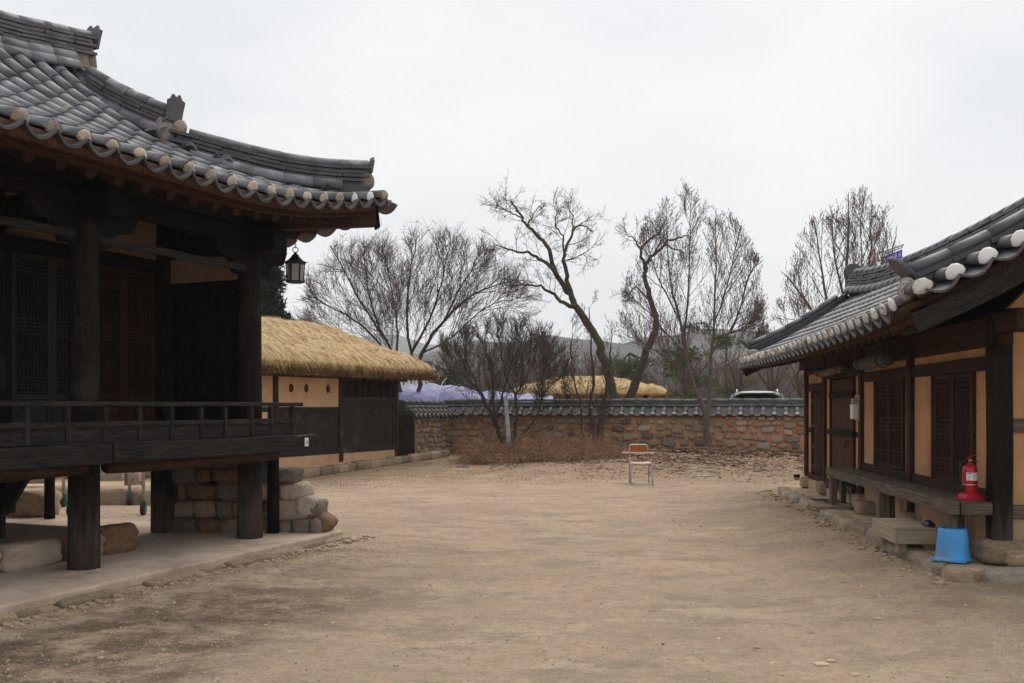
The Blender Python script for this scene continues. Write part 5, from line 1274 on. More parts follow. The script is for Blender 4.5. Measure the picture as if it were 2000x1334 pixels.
def car():
    c = thing('parked_car', 'silver grey estate car with black roof rails parked behind the wall', 'car', (7.78, 31.6, .46), R(-14))
    pa = mat('silver_car_paint', (.30, .32, .33), (.36, .38, .39), 2, .28, 0, metal=.4, spec=.6); gls = mat('dark_car_glass', (.006, .007, .008), (.012, .013, .014), 3, .08, 0, spec=.6); chm = mat('satin_rail', (.40, .41, .42), (.5, .5, .5), 3, .3, 0, metal=.9)
    # cross sections along the length (y), rear towards the camera
    secs = [(-2.25, .78, .55, .80, .70), (-2.15, .88, .40, 1.05, .74), (-1.95, .91, .36, 1.10, .80), (-1.0, .93, .35, 1.02, .82), (.3, .93, .35, .98, .82), (1.0, .92, .36, .95, .80), (1.7, .89, .40, .88, .74), (2.15, .74, .50, .74, .6)]
    V = []; Fc = []
    for y, hw, z0, z1, tw in secs:
        for a, z in ((-hw*.93, z0), (-hw, z0+.15), (-hw, (z0+z1)/2), (-hw*.96, z1), (hw*.96, z1), (hw, (z0+z1)/2), (hw, z0+.15), (hw*.93, z0)): V.append((a, y, z))
    for k in range(len(secs)-1):
        for i in range(8): j = (i+1) % 8; Fc.append((k*8+i, k*8+j, k*8+8+j, k*8+8+i))
    Fc += [tuple(range(7, -1, -1)), tuple((len(secs)-1)*8+i for i in range(8))]
    mb = MB(); mb.add(V, Fc); mb.build('body', pa, c, bevel=.04, fix=True, smooth=True)
    g = [(-2.08, .80, .80, 1.08), (-1.72, .68, .64, 1.52), (-1.2, .66, .60, 1.585), (-.2, .66, .60, 1.60), (.5, .66, .60, 1.545), (1.25, .78, .74, 1.0)]
    V = []; Fc = []
    for k, (y, hb, ht, zt) in enumerate(g):
        e = .95 if 0 < k < 5 else zt-.02
        V += [(-.84 if 0 < k < 5 else -hb, y, e), (-ht-.03, y, zt-.06), (-ht*.8, y, zt), (ht*.8, y, zt), (ht+.03, y, zt-.06), (.84 if 0 < k < 5 else hb, y, e)]
    for k in range(5):
        for i in range(5): Fc.append((k*6+i, k*6+i+1, k*6+7+i, k*6+6+i))
    mb = MB(); mb.add(V, Fc); mb.build('glasshouse', gls, c, fix=True)
    V = []; Fc = []
    for y, hw, z in ((-1.80, .62, 1.545), (-1.74, .66, 1.560), (-1.2, .665, 1.605), (-.3, .665, 1.620), (.35, .65, 1.585), (.5, .62, 1.56)):
        for i in range(7): a = -1+2*i/6; V.append((a*hw, y, z+.03*(1-a*a)-.035*abs(a)**6))
    for k in range(5):
        for i in range(6): Fc.append((k*7+i, k*7+i+1, k*7+8+i, k*7+7+i))
    mb = MB(); mb.add(V, Fc); o = mb.build('roof', pa, c, smooth=True); m = o.modifiers.new('solid', 'SOLIDIFY'); m.thickness = .03
    for s in (-1, 1):
        mb = MB(); mb.tube(curve3([(s*.60, -1.65, 1.585), (s*.60, -1.45, 1.66), (s*.60, -.5, 1.685), (s*.60, .2, 1.66), (s*.60, .4, 1.60)], 6), .018, 7); mb.build('roof_rail', chm, c, smooth=True)
        for y in (-1.72, .9):
            mb = MB(); mb.bar((s*.86, y, .95), (s*.69, y+(.06 if y < 0 else -.35), 1.53), .05, .09); mb.build('pillar', pa, c)
        mb = MB(); mb.box(min(s*.60, s*.88), max(s*.60, s*.88), -2.29, -2.18, .78, 1.0); mb.build('tail_lamp', M['red'], c, bevel=.02)
        for y in (-1.4, 1.4):
            w = obj('wheel', None, c); mb = MB(); mb.tube([(s*.76, y, .34), (s*.94, y, .34)], .34, 24); mb.build('tyre', M['black'], w, bevel=.03); mb = MB(); mb.tube([(s*.90, y, .34), (s*.95, y, .34)], .22, 18); mb.build('rim', chm, w)
    mb = MB(); mb.prism([(-.12, 0), (.06, 0), (-.10, .075)], (-.012, -1.35, 1.635), (0, 1, 0), (0, 0, 1), (1, 0, 0), .024); mb.build('antenna_fin', M['black'], c)
    mb = MB(); mb.bar((-.55, -1.84, 1.565), (.55, -1.84, 1.565), .16, .03); mb.build('spoiler', pa, c, bevel=.01)
car()
# ------------------------------------------------------------------ hills
def hill(name, label, Y, prof, m, depth=260, nx=90):
    V = []; Fc = []; xs = np.linspace(-1.1*Y, 1.1*Y, nx); ny = 10
    for j in range(ny+1):
        t = j/ny
        for x in xs:
            px = 1000+x*F/Y; z = prof(px)*(Y+depth*t)/F; zz = -1+(z+EYE+1)*math.sin(t*math.pi/2)**.8
            V.append((x*(1+t*depth/Y), Y+depth*t+14*noise.noise((x*.02, t*3, 2)), zz+(.08*zz)*noise.noise((x*.05, t*5, 9))))
    for j in range(ny):
        for i in range(nx-1): Fc.append((j*nx+i, j*nx+i+1, j*nx+nx+i+1, j*nx+nx+i))
    mb = MB(); mb.add(V, Fc); return tag(mb.build(name, m, None, smooth=True), label, None, kind='structure')
hm = mat('winter_wood', (.018, .019, .018), (.045, .042, .038), .12, .95, .8, .4, detail=10, c3=(.018, .026, .018), s3=.03, t3=(.5, .6), bdist=2.)
hm2 = mat('far_winter_wood', (.022, .028, .032), (.045, .050, .052), .03, .95, .6, .1, detail=10, bdist=4.)
hill("hills", "wooded winter hill behind the village", 420, lambda p: 128+16*noise.noise((p*.004, 0, 1))+8*noise.noise((p*.02, 0, 4))+18*sst(1150, 1500, p)-60*(1-sst(620, 960, p)), hm)
hill("hills", "distant blue hill on the left", 850, lambda p: 120+26*math.exp(-((p-745)/50)**2)+8*noise.noise((p*.03, 0, 7))+36*math.exp(-((p-600)/60)**2), hm2, 600)

# ------------------------------------------------------------------ bare trees
M['bark'] = mat('grey_brown_bark', (.045, .034, .028), (.105, .083, .068), 8, .95, .8, 12, 'gc', (3, 3, 1), bdist=.03, c3=(.10, .105, .06), s3=2, t3=(.62, .8))
M['bark_d'] = mat('dark_bark', (.036, .028, .024), (.09, .07, .06), 8, .95, .8, 12, 'gc', (3, 3, 1), bdist=.03)
M['bark_m'] = mat('mossy_bark', (.04, .032, .022), (.10, .082, .052), 8, .95, .9, 12, 'gc', (3, 3, 1), bdist=.04, c3=(.115, .10, .035), s3=1.3, t3=(.5, .68))
M['bark_p'] = mat('pale_grey_bark', (.075, .065, .057), (.15, .132, .115), 7, .95, .6, 12, 'gc', (3, 3, 1), bdist=.02, c3=(.06, .085, .03), s3=1.6, t3=(.66, .75))
M['twig'] = mat('twig_brown', (.055, .041, .035), (.105, .08, .068), 3, .9, 0); M['twig_r'] = mat('twig_reddish', (.095, .068, .06), (.165, .125, .11), 3, .9, 0)
M['twig_d'] = mat('twig_dark', (.06, .048, .042), (.115, .093, .083), 3, .9, 0)
def tubes(mb_name, items, n, m, parent):
    """many thin tubes at once: items = list of (points, radii)"""
    by = {}
    for pts, rads in items: by.setdefault(len(pts), []).append((pts, rads))
    VV = []; FF = []; GG = []; off = 0
    for k, lst in by.items():
        P = np.array([[tuple(q) for q in a] for a, _ in lst]); Rr = np.array([b for _, b in lst]); c = len(lst)
        D = np.empty_like(P); D[:, 1:-1] = P[:, 2:]-P[:, :-2]; D[:, 0] = P[:, 1]-P[:, 0]; D[:, -1] = P[:, -1]-P[:, -2]
        D /= np.maximum(np.linalg.norm(D, axis=2, keepdims=True), 1e-9)
        ref = np.random.normal(size=(c, 1, 3)); A = np.cross(D, ref); A /= np.maximum(np.linalg.norm(A, axis=2, keepdims=True), 1e-9); B = np.cross(D, A)
        th = np.arange(n)*2*math.pi/n
        V = P[:, :, None, :]+(A[:, :, None, :]*np.cos(th)[None, None, :, None]+B[:, :, None, :]*np.sin(th)[None, None, :, None])*Rr[:, :, None, None]
        VV.append(V.reshape(-1, 3))
        i = np.arange(k-1)[:, None]*n; j = np.arange(n)[None, :]; j2 = (j+1) % n
        f = np.stack([i+j, i+j2, i+n+j2, i+n+j], -1).reshape(-1, 4)
        FF.append((f[None]+off+np.arange(c)[:, None, None]*(k*n)).reshape(-1, 4)); off += c*k*n
    V = np.concatenate(VV).astype(np.float32); Fq = np.concatenate(FF).astype(np.int32)
    return quad_mesh(mb_name, V, Fq, m, parent)
def quad_mesh(name, V, Fq, m, parent, smooth=True):
    me = bpy.data.meshes.new(name); nf, w = Fq.shape
    me.vertices.add(len(V)); me.vertices.foreach_set('co', V.ravel())
    me.loops.add(nf*w); me.loops.foreach_set('vertex_index', Fq.ravel())
    me.polygons.add(nf); me.polygons.foreach_set('loop_start', np.arange(0, nf*w, w, dtype=np.int32))
    try: me.polygons.foreach_set('loop_total', np.full(nf, w, dtype=np.int32))
    except Exception: pass
    if smooth: me.polygons.foreach_set('use_smooth', np.ones(nf, dtype=bool))
    me.materials.append(m); me.update(calc_edges=True); return obj(name, me, parent)
class Tree:
    def __init__(s, seed, thick=.03): s.tr = MB(); s.tw = []; s.rs = random.Random(seed); s.thick = thick; s.buds = []
    def limb(s, pts, rads):
        if rads[0] > s.thick: s.tr.tube(pts, rads, 8 if rads[0] > .06 else 6, False, .06)
        else: s.tw.append((pts, rads))
    def grow(s, p, d, ln, r, lev, o):
        rs = s.rs; L_ = o['lev'][min(lev, len(o['lev'])-1)]
        ns = L_.get('seg', 4); pts = [p.copy()]; rads = [r]; d = d.normalized(); wig = L_['wig']; g = rs.gauss; up = L_['up']; env = o.get('env'); tap = L_.get('tap', .3)
        for k in range(ns):
            d = (d+Vector((g(0, wig), g(0, wig), g(0, wig)+up))).normalized()
            q = pts[-1]+d*(ln/ns)
            if env and not env(q, rs):
                if len(pts) < 2: return
                break
            pts.append(q); rads.append(max(r*(1-(k+1)/ns*(1-tap)), .0028))
        if len(pts) < 2: return
        s.limb(pts, rads)
        if lev+1 < o['max']: s.sprout(pts, rads, ln, lev+1, o)
        else: s.buds.append(pts[-1])
    def sprout(s, pts, rads, ln, lev, o, t0=None, cnt=None):
        rs = s.rs; L_ = o['lev'][min(lev, len(o['lev'])-1)]; n = cnt or L_['n']; n = int(n*rs.uniform(.75, 1.25)+.5)
        t0 = L_.get('t0', .2) if t0 is None else t0; m = len(pts)-1; cf = o.get('coef', .010)
        for k in range(n):
            t = t0+(1-t0)*((k+rs.random())/n); f = t*m; i = min(int(f), m-1); p = pts[i].lerp(pts[i+1], f-i); d = (pts[i+1]-pts[i]).normalized()
            r = rads[i]+(rads[i+1]-rads[i])*(f-i); a = rs.uniform(*L_['ang']); ax = d.orthogonal().normalized(); ax.rotate(Quaternion(d, rs.uniform(0, 2*math.pi)))
            nd = d.copy(); nd.rotate(Quaternion(ax, a)); nd.z += L_.get('bias', .1); nd.normalize()
            l = ln*L_['lr']*rs.uniform(.55, 1.2)*(1-.35*t)
            s.grow(p, nd, l, max(min(r*.8, l*cf), o.get('rmin', .0035)), lev, o)
    def guide(s, pxs, Y, r0, r1, o, ln=None, t0=.15, dy=None, cnt=None, yy=None):
        rs = s.rs; n = len(pxs); dy = rs.uniform(-1, 1)*o.get('spread', 1.) if dy is None else dy
        pts = []
        for i, (x, y) in enumerate(pxs):
            t = i/(n-1); Yd = Y+(yy[i] if yy else dy*t**1.2); q = pix(x, y, Yd); pts.append(q)
        c = curve3(pts, 5); m = len(c)-1; w = o.get('gw', .02)
        sd_ = rs.uniform(0, 99)
        for i in range(1, m): c[i] = c[i]+Vector((noise.noise((i*.55, sd_, 0)), noise.noise((i*.55, sd_, 7)), noise.noise((i*.55, sd_, 13))))*w*2.2
        rads = [r0+(r1-r0)*(i/m)**.8 for i in range(m+1)]
        s.limb(c, rads); L_ = ln or sum((b-a).length for a, b in zip(c, c[1:]))*.5
        s.sprout(c, rads, L_, 0, o, t0, cnt); return c
    def done(s, name, label, bark, twig, buds=0.0, group=None):
        t = thing(name, label, 'tree', (0, 0, 0), 0, group)
        s.tr.build('trunk', M[bark], t, smooth=True)
        if buds:
            for p in s.buds: s.tw.append(([p-Vector((0, 0, .008)), p+Vector((0, 0, .02)), p+Vector((0, 0, .042))], [.003, buds, .002]))
        tubes('crown', s.tw, 3, M[twig], t); return t
def env_px(poly_top, x0, x1, Y, tol=14, ymax=800):
    """crown outline: highest allowed picture height by column, for a tree standing at depth Y; measured in metres about its own axis"""
    xs = [(a-1000)*Y/F for a, b in poly_top]; zs = [EYE+(HZ-b)*Y/F for a, b in poly_top]; xm = (xs[0]+xs[-1])/2; hw = (xs[-1]-xs[0])/2
    t = tol*Y/F; lo, hi = xs[0]-t, xs[-1]+t; NT = 200; tab = [float(v) for v in np.interp(np.linspace(lo, hi, NT+1), xs, zs)]
    def f(q, rs):
        dx = q.x-xm; dyy = (q.y-Y)*.9; r = xm+math.copysign(math.sqrt(dx*dx+dyy*dyy), dx)
        return lo < r < hi and q.z < tab[int((r-lo)/(hi-lo)*NT)]+rs.gauss(0, t)
    return f
# vase-shaped tree behind the thatched house
o = dict(max=3, rmin=.0058, spread=1.8, gw=.03, env=env_px([(590, 600), (605, 520), (660, 470), (730, 450), (800, 440), (880, 450), (950, 470), (1010, 520), (1040, 560)], 590, 1040, 33, 22),
         coef=.0080, lev=[dict(n=14, ang=(.35, .9), lr=1.15, wig=.05, up=.04, seg=5, bias=.10), dict(n=11, ang=(.4, .85), lr=.8, wig=.05, up=.04, seg=4, bias=.10), dict(n=7, ang=(.4, .85), lr=.6, wig=.05, up=.03, seg=2, bias=.12)])
T = Tree(11)
for px, r0, r1, t0 in (([(790, 800), (786, 770), (772, 735), (766, 690), (738, 640), (690, 560), (645, 480)], .16, .02, .4), ([(772, 735), (757, 690), (700, 632), (630, 590), (596, 560)], .09, .012, .25), ([(772, 735), (776, 660), (768, 580), (745, 480)], .09, .015, .25),
                       ([(816, 800), (817, 770), (820, 740), (803, 690), (795, 620), (800, 540), (815, 460)], .15, .02, .45), ([(820, 740), (824, 690), (865, 630), (925, 575), (1010, 545)], .14, .015, .25), ([(865, 630), (900, 560), (930, 510), (950, 480)], .06, .012, .2),
                       ([(803, 690), (840, 620), (865, 540), (880, 470)], .08, .012, .2), ([(766, 690), (730, 610), (715, 540), (710, 480)], .07, .012, .2), ([(757, 690), (690, 660), (640, 640), (600, 620)], .05, .01, .2), ([(824, 690), (880, 660), (950, 600), (1020, 580)], .06, .01, .2)):
    T.guide(px, 33, r0*.62, r1*.8, o, t0=t0, ln=1.9)
T.done('vase_tree', 'wide bare fan-shaped tree rising behind the thatched house', 'bark_d', 'twig_r')
# crooked tree leaning left
oc = dict(max=3, rmin=.0055, spread=1.0, gw=.05, coef=.014, lev=[dict(n=10, ang=(.5, 1.1), lr=.55, wig=.2, up=.05, seg=6, bias=.1), dict(n=6, ang=(.5, 1.1), lr=.62, wig=.24, up=.03, seg=4), dict(n=5, ang=(.5, 1.1), lr=.55, wig=.26, up=.02, seg=3)])
T = Tree(23, .035)
for px, r0, r1, t0 in (([(1204, 800), (1201, 777), (1181, 710), (1164, 659), (1126, 600), (1113, 575), (1088, 537), (1067, 479), (1034, 445), (1017, 420), (998, 392)], .27, .03, .5), ([(1126, 600), (1101, 592), (1067, 565), (1034, 556), (998, 558)], .12, .02, .3), ([(1088, 537), (1063, 508), (1025, 491), (1000, 487), (966, 479)], .10, .02, .2),
                       ([(1116, 580), (1105, 529), (1101, 500), (1114, 466), (1130, 440), (1158, 452)], .12, .02, .25), ([(1101, 500), (1098, 462), (1084, 430), (1092, 410)], .06, .015, .2), ([(1034, 445), (1042, 420), (1059, 397)], .05, .012, .2), ([(1114, 466), (1120, 430), (1108, 405)], .05, .012, .2), ([(1020, 425), (990, 410), (968, 405)], .045, .012, .2), ([(1101, 510), (1130, 500), (1150, 490)], .045, .012, .2)):
    T.guide(px, 33.5, r0*.74, r1*.8, oc, t0=t0, ln=2.1)
T.done('crooked_tree', 'gnarled bare tree leaning left with mossy trunk behind the wall', 'bark_m', 'twig_d')
# second crooked tree
T = Tree(31, .035)
for px, r0, r1, t0 in (([(1226, 800), (1231, 774), (1257, 702), (1273, 663), (1281, 628), (1265, 566), (1259, 527), (1277, 496), (1312, 469), (1343, 461)], .27, .025, .55), ([(1259, 527), (1252, 486), (1289, 453), (1300, 430)], .09, .015, .3), ([(1252, 486), (1238, 469), (1222, 457)], .06, .012, .2), ([(1300, 477), (1328, 492), (1340, 510)], .05, .012, .2), ([(1270, 590), (1240, 560), (1225, 590)], .05, .012, .2), ([(1277, 496), (1290, 470), (1270, 430)], .05, .012, .2)):
    T.guide(px, 34, r0*.72, r1*.8, oc, t0=t0, ln=1.5)
T.done('crooked_tree', 'gnarled bare tree with thick broken trunk right of the hut', 'bark_d', 'twig_d')
# upright trees with buds
def magnolia(seed, Y, guides, envp, label, nm='budding_tree', ln=1.5, dn=1.0):
    oo = dict(max=3, rmin=.0045, coef=.009, spread=1.2, gw=.02, env=env_px(envp, 0, 0, Y, 12), lev=[dict(n=26*dn, ang=(.45, .95), lr=1.0, wig=.05, up=.09, seg=5, bias=.25), dict(n=8, ang=(.45, .85), lr=.5, wig=.07, up=.09, seg=3, bias=.25), dict(n=3, ang=(.5, .9), lr=.5, wig=.08, up=.08, seg=2, bias=.2)])
    T = Tree(seed)
    for px, r0, r1, t0 in guides: T.guide(px, Y, r0*.75, .006, oo, t0=t0, ln=ln)
    T.done(nm, label, 'bark_p', 'twig_r', buds=.010)
magnolia(41, 27.0, [([(1382, 868), (1379, 830), (1372, 790), (1347, 730), (1328, 628), (1308, 535), (1300, 390)], .15, .012, .4), ([(1380, 835), (1386, 775), (1390, 691), (1394, 636), (1398, 496), (1398, 410)], .10, .012, .35), ([(1390, 691), (1433, 632), (1464, 535), (1488, 510)], .05, .01, .15), ([(1347, 730), (1335, 691), (1269, 613), (1220, 570)], .05, .01, .2), ([(1335, 670), (1345, 560), (1347, 460), (1351, 372)], .05, .01, .15), ([(1394, 636), (1420, 560), (1440, 470), (1448, 440)], .04, .01, .15), ([(1328, 628), (1285, 540), (1262, 470), (1255, 440)], .04, .01, .15), ([(1394, 660), (1450, 640), (1490, 600)], .04, .01, .15), ([(1360, 760), (1300, 700), (1240, 660)], .035, .008, .2), ([(1388, 730), (1450, 690), (1490, 650)], .035, .008, .2)],
         [(1210, 600), (1235, 470), (1280, 400), (1310, 365), (1350, 362), (1400, 400), (1450, 450), (1490, 530), (1500, 640)], 'upright bare budding tree standing before the wall right of the chair')
magnolia(43, 24.0, [([(1652, 800), (1650, 690), (1652, 560), (1657, 450), (1657, 375)], .12, .012, .35), ([(1650, 700), (1620, 600), (1600, 500), (1590, 430)], .07, .01, .2), ([(1650, 680), (1690, 590), (1700, 480), (1702, 390)], .07, .01, .2), ([(1640, 680), (1590, 610), (1545, 550), (1525, 530)], .05, .01, .2), ([(1655, 660), (1720, 560), (1745, 480), (1752, 440)], .05, .01, .2), ([(1650, 700), (1580, 640), (1530, 620)], .04, .01, .2), ([(1652, 600), (1630, 500), (1625, 410)], .05, .01, .15), ([(1652, 620), (1680, 540), (1680, 420)], .05, .01, .15)],
         [(1515, 580), (1530, 520), (1570, 440), (1620, 400), (1656, 365), (1700, 375), (1740, 420), (1765, 480), (1770, 600)], 'upright bare budding tree rising behind the tiled house', dn=.55)
# dense plum-like shrub
op = dict(max=3, rmin=.0050, spread=1.1, gw=.035, env=env_px([(835, 720), (850, 660), (900, 625), (960, 605), (1020, 595), (1070, 615), (1110, 660), (1125, 720)], 0, 0, 27.2, 22), coef=.0085, lev=[dict(n=15, ang=(.3, .85), lr=1.1, wig=.08, up=.05, seg=5, bias=.14), dict(n=10, ang=(.3, .75), lr=.68, wig=.08, up=.06, seg=4, bias=.15), dict(n=7, ang=(.3, .7), lr=.6, wig=.08, up=.05, seg=2, bias=.15)])
T = Tree(53)
for px, r0, r1, t0 in (([(984, 872), (978, 855), (960, 810), (935, 762), (905, 735), (870, 720)], .09, .015, .25), ([(982, 865), (970, 825), (960, 762), (955, 712), (945, 650)], .08, .012, .25), ([(1005, 868), (1010, 807), (1007, 775), (1025, 745), (1042, 700)], .07, .012, .25), ([(1012, 870), (1024, 845), (1052, 810), (1057, 780), (1072, 755), (1090, 735)], .07, .012, .3), ([(966, 815), (985, 760), (1000, 700), (1010, 640)], .05, .01, .2), ([(940, 770), (915, 715), (905, 670), (900, 640)], .04, .01, .2), ([(1008, 780), (985, 720), (975, 660), (970, 620)], .045, .01, .2), ([(1057, 775), (1062, 720), (1065, 670)], .04, .01, .2), ([(930, 760), (880, 700), (855, 670)], .035, .01, .2)):
    T.guide(px, 27.2, r0*.8, r1*.8, op, t0=t0, ln=1.35)
T.done('plum_shrub', 'dense dark bare multi-stemmed shrub before the wall around the white post', 'bark_d', 'twig_d')
ot = dict(max=3, rmin=.0048, spread=.6, gw=.03, env=env_px([(1085, 700), (1110, 600), (1150, 560), (1190, 580), (1215, 640), (1225, 720)], 0, 0, 27.4, 10), coef=.010, lev=[dict(n=14, ang=(.4, .9), lr=.8, wig=.12, up=.06, seg=5), dict(n=7, ang=(.4, .9), lr=.6, wig=.12, up=.04, seg=3), dict(n=5, ang=(.4, .9), lr=.55, wig=.13, up=.03, seg=2)])
T = Tree(61)
for px, r0, r1, t0 in (([(1168, 876), (1160, 850), (1154, 812), (1152, 787), (1160, 740), (1155, 680), (1150, 600)], .10, .01, .3), ([(1170, 874), (1176, 810), (1180, 775), (1190, 720), (1195, 640)], .08, .01, .3), ([(1170, 870), (1172, 840), (1174, 812)], .12, .09, .8), ([(1138, 862), (1135, 817), (1132, 782), (1122, 750), (1115, 715), (1118, 650)], .045, .01, .3), ([(1137, 840), (1115, 800), (1103, 770)], .03, .01, .3)):
    T.guide(px, 27.4, r0, r1, ot, t0=t0, ln=1.1)
T.done('slender_tree', 'slim twiggy bare tree with split trunk before the wall left of the chair', 'bark_d', 'twig')
# broad bare trees beyond the wall on the right and in the middle distance
ob = dict(max=3, rmin=.006, spread=2.0, gw=.05, coef=.011, lev=[dict(n=8, ang=(.5, 1.0), lr=.8, wig=.12, up=.04, seg=4), dict(n=6, ang=(.5, 1.), lr=.6, wig=.13, up=.04, seg=3), dict(n=5, ang=(.5, 1.), lr=.55, wig=.13, up=.03, seg=2), dict(n=2, ang=(.5, 1.), lr=.55, wig=.13, up=.02, seg=2)])
for k, (bx, Y, top, wd, lab) in enumerate(((1440, 46, 665, 60, 'small bare tree beyond the wall left of the parked car'), (1508, 50, 655, 62, 'broad bare tree directly behind the parked car'), (1560, 44, 668, 55, 'bare tree half hidden behind the far corner of the tiled house'), (1345, 52, 665, 55, 'bare tree beyond the wall just right of the thatched hut'), (1075, 55, 650, 60, 'bare tree in the distance above the middle of the thatched hut'), (905, 48, 660, 55, 'bare tree in the distance left of the dense shrub'), (1160, 60, 655, 60, 'distant bare tree behind the gnarled leaning tree'))):
    T = Tree(70+k, .045)
    T.guide([(bx, 800), (bx+4, 775), (bx-2, 745), (bx+3, top+40)], Y, .16, .04, ob, t0=.45, ln=2.0)
    for s in (-1, -.4, .5, 1): T.guide([(bx, 770), (bx+s*wd*.35, 735), (bx+s*wd*.8, top+35)], Y, .09, .02, ob, t0=.2, ln=1.6)
    T.done('bare_tree', lab, 'bark', 'twig_r', group='bare trees beyond the wall')

# ------------------------------------------------------------------ pines and the dark evergreen
M['pine'] = mat('pine_needles', (.040, .055, .020), (.10, .12, .048), 1.2, .8, 0, c3=(.085, .09, .035), s3=1.5, t3=(.55, .7)); M['juniper'] = mat('dark_juniper', (.010, .014, .010), (.030, .038, .025), 1.5, .85, 0)
def evergreen(name, label, base, trunk, blobs, n, m, sz, group=None, seed=0):
    rs = random.Random(seed); t = thing(name, label, 'tree', (0, 0, 0), 0, group)
    mb = MB(); mb.tube(trunk, [.16-.12*i/(len(trunk)-1) for i in range(len(trunk))], 8, False, .06)
    for c, r in blobs:
        c = Vector(c); q = min((Vector(p) for p in trunk), key=lambda p: (p-c).length); mb.tube([q, q.lerp(c, .5)+Vector((0, 0, .08)), c], [.06, .04, .015], 5, False)
    mb.build('trunk', M['bark'], t, smooth=True)
    V = []; Fc = []
    for c, r in blobs:
        c = Vector(c); r = Vector(r)
        for k in range(int(n*r.x*r.z)):
            d = Vector((rs.gauss(0, 1), rs.gauss(0, 1), rs.gauss(0, 1))).normalized()*(rs.random()**.45)
            p = c+Vector((d.x*r.x, d.y*r.y, d.z*r.z))*(1+.3*noise.noise(d*2+c))
            if noise.noise(p*2.2) < -.18: continue
            for f in range(3):
                a = Vector((rs.gauss(0, 1), rs.gauss(0, 1), rs.gauss(.5, .8))).normalized(); b = a.orthogonal().normalized(); b.rotate(Quaternion(a, rs.uniform(0, 6.28)))
                l = sz*rs.uniform(.6, 1.3); o = len(V); V += [p-b*l*.16, p+b*l*.16, p+a*l]; Fc.append((o, o+1, o+2))
    mb = MB(); mb.add(V, Fc); mb.build('crown', M[m], t)
for k, (bx, Y, ty, lab) in enumerate(((1330, 44, 640, 'green pine tree beyond the wall behind the upright budding tree'), (1222, 50, 690, 'low green pine beyond the wall behind the hut roof end'), (872, 42, 715, 'low green pine behind the tarpaulin heap'), (1412, 56, 660, 'green pine tree further back beyond the wall'))):
    b = pix(bx, 790, Y); b.z = .4; tp = pix(bx+8, ty, Y); rs = random.Random(k+5); bl = []
    for i in range(9):
        t = .35+.65*rs.random(); p = b.lerp(tp, t); w = (1.25-t*.6)*1.0; p += Vector((rs.uniform(-1, 1)*w, rs.uniform(-1, 1)*w, 0)); bl.append((p, (rs.uniform(.5, .9), rs.uniform(.5, .9), rs.uniform(.22, .4))))
    evergreen('pine_tree', lab, b, [b, b.lerp(tp, .35)+Vector((.1, 0, 0)), b.lerp(tp, .7), tp], bl, 900, 'pine', .16, 'pines beyond the wall', k)
b = pix(478, 795, 31); b.z = .3; tp = pix(490, 488, 31); rs = random.Random(3); bl = []
for i in range(64):
    t = rs.uniform(.15, 1); p = b.lerp(tp, t); w = (2.1-t*1.6)*1.05; a = rs.uniform(0, 6.28); p += Vector((math.cos(a)*w, math.sin(a)*w, rs.uniform(-.2, .2)))*rs.uniform(.3, 1); bl.append((p, (.42, .42, .36)))
evergreen('dark_evergreen', 'dark evergreen tree half hidden behind the pavilion corner', b, [b, b.lerp(tp, .5), tp], bl, 2200, 'juniper', .15, seed=9)

# ------------------------------------------------------------------ far wood on the hill: countless bare crowns
def far_wood():
    rs = random.Random(77); V = []; Fc = []
    def tri(a, b, r):
        d = b-a; s = Vector((d.z, 0, -d.x)); s = s.normalized()*r if s.length > 1e-6 else Vector((r, 0, 0)); o = len(V); V.extend([a-s, a+s, b]); Fc.append((o, o+1, o+2))
    for k in range(1500):
        Y = rs.uniform(80, 330); x = rs.uniform(-.42, .48)*Y; 
        if abs(x) < 2 and Y < 70: continue
        z0 = .3 if Y < 215 else .3+(Y-215)*.10
        h = rs.uniform(5.5, 9.5)*(1 if Y > 110 else .72); b = Vector((x, Y, z0)); tri(b, b+Vector((rs.uniform(-.6, .6), rs.uniform(-.6, .6), h)), .10)
        for i in range(18):
            t = rs.uniform(.2, .85); p = b+Vector((0, 0, h*t)); a = rs.uniform(0, 6.28); l = h*(1-t*.75)*rs.uniform(.25, .5); e = p+Vector((math.cos(a)*l*.8, math.sin(a)*l*.8, l*rs.uniform(.4, 1.1))); tri(p, e, .035)
            for j in range(3): q = p.lerp(e, rs.uniform(.3, .95)); tri(q, q+Vector((rs.gauss(0, .5), rs.gauss(0, .5), rs.uniform(.2, .9)))*l*.45, .018)
    tag(quad_mesh('far_wood', np.array([tuple(v) for v in V], dtype=np.float32), np.array(Fc, dtype=np.int32), M['twig'], None, False), 'leafless winter wood covering the slope behind the village', 'wood', kind='stuff')
far_wood()

# ------------------------------------------------------------------ utility pole and blue sign behind the tiled house
up_ = thing('concrete_pole', 'stout grey concrete pole behind the roof of the tiled house', 'pole', (0, 0, 0)); a, b = pix(1707, 800, 34), pix(1706, 486, 34)
mb = MB(); mb.tube([(a.x, a.y, .4), b], [.10, .075], 12); mb.build('shaft', M['stone_g'], up_, smooth=True)
mb = MB(); mb.bar(pix(1706, 499, 34), pix(1765, 478, 34), .05, .05); mb.bar(pix(1706, 512, 34), pix(1720, 508, 34), .06, .06); mb.build('arm', M['grey'], up_)
bs = thing('blue_sign', 'blue hanging sign with white lettering behind the tiled house roof', 'sign', (0, 0, 0))
M['sblue'] = mat('blue_sign_paint', (.035, .025, .42), (.045, .035, .48), 3, .5, 0)
q = [pix(1722, 502, 34.0), pix(1762, 487, 34.0), pix(1762, 509, 34.0), pix(1722, 521, 34.0)]; ax = (q[1]-q[0]); up = (q[0]-q[3])
mb = MB(); mb.prism([(0, 0), (1, 0), (1, 1), (0, 1)], q[3], ax, up, (0, 1, 0), .04); mb.build('board', M['sblue'], bs)
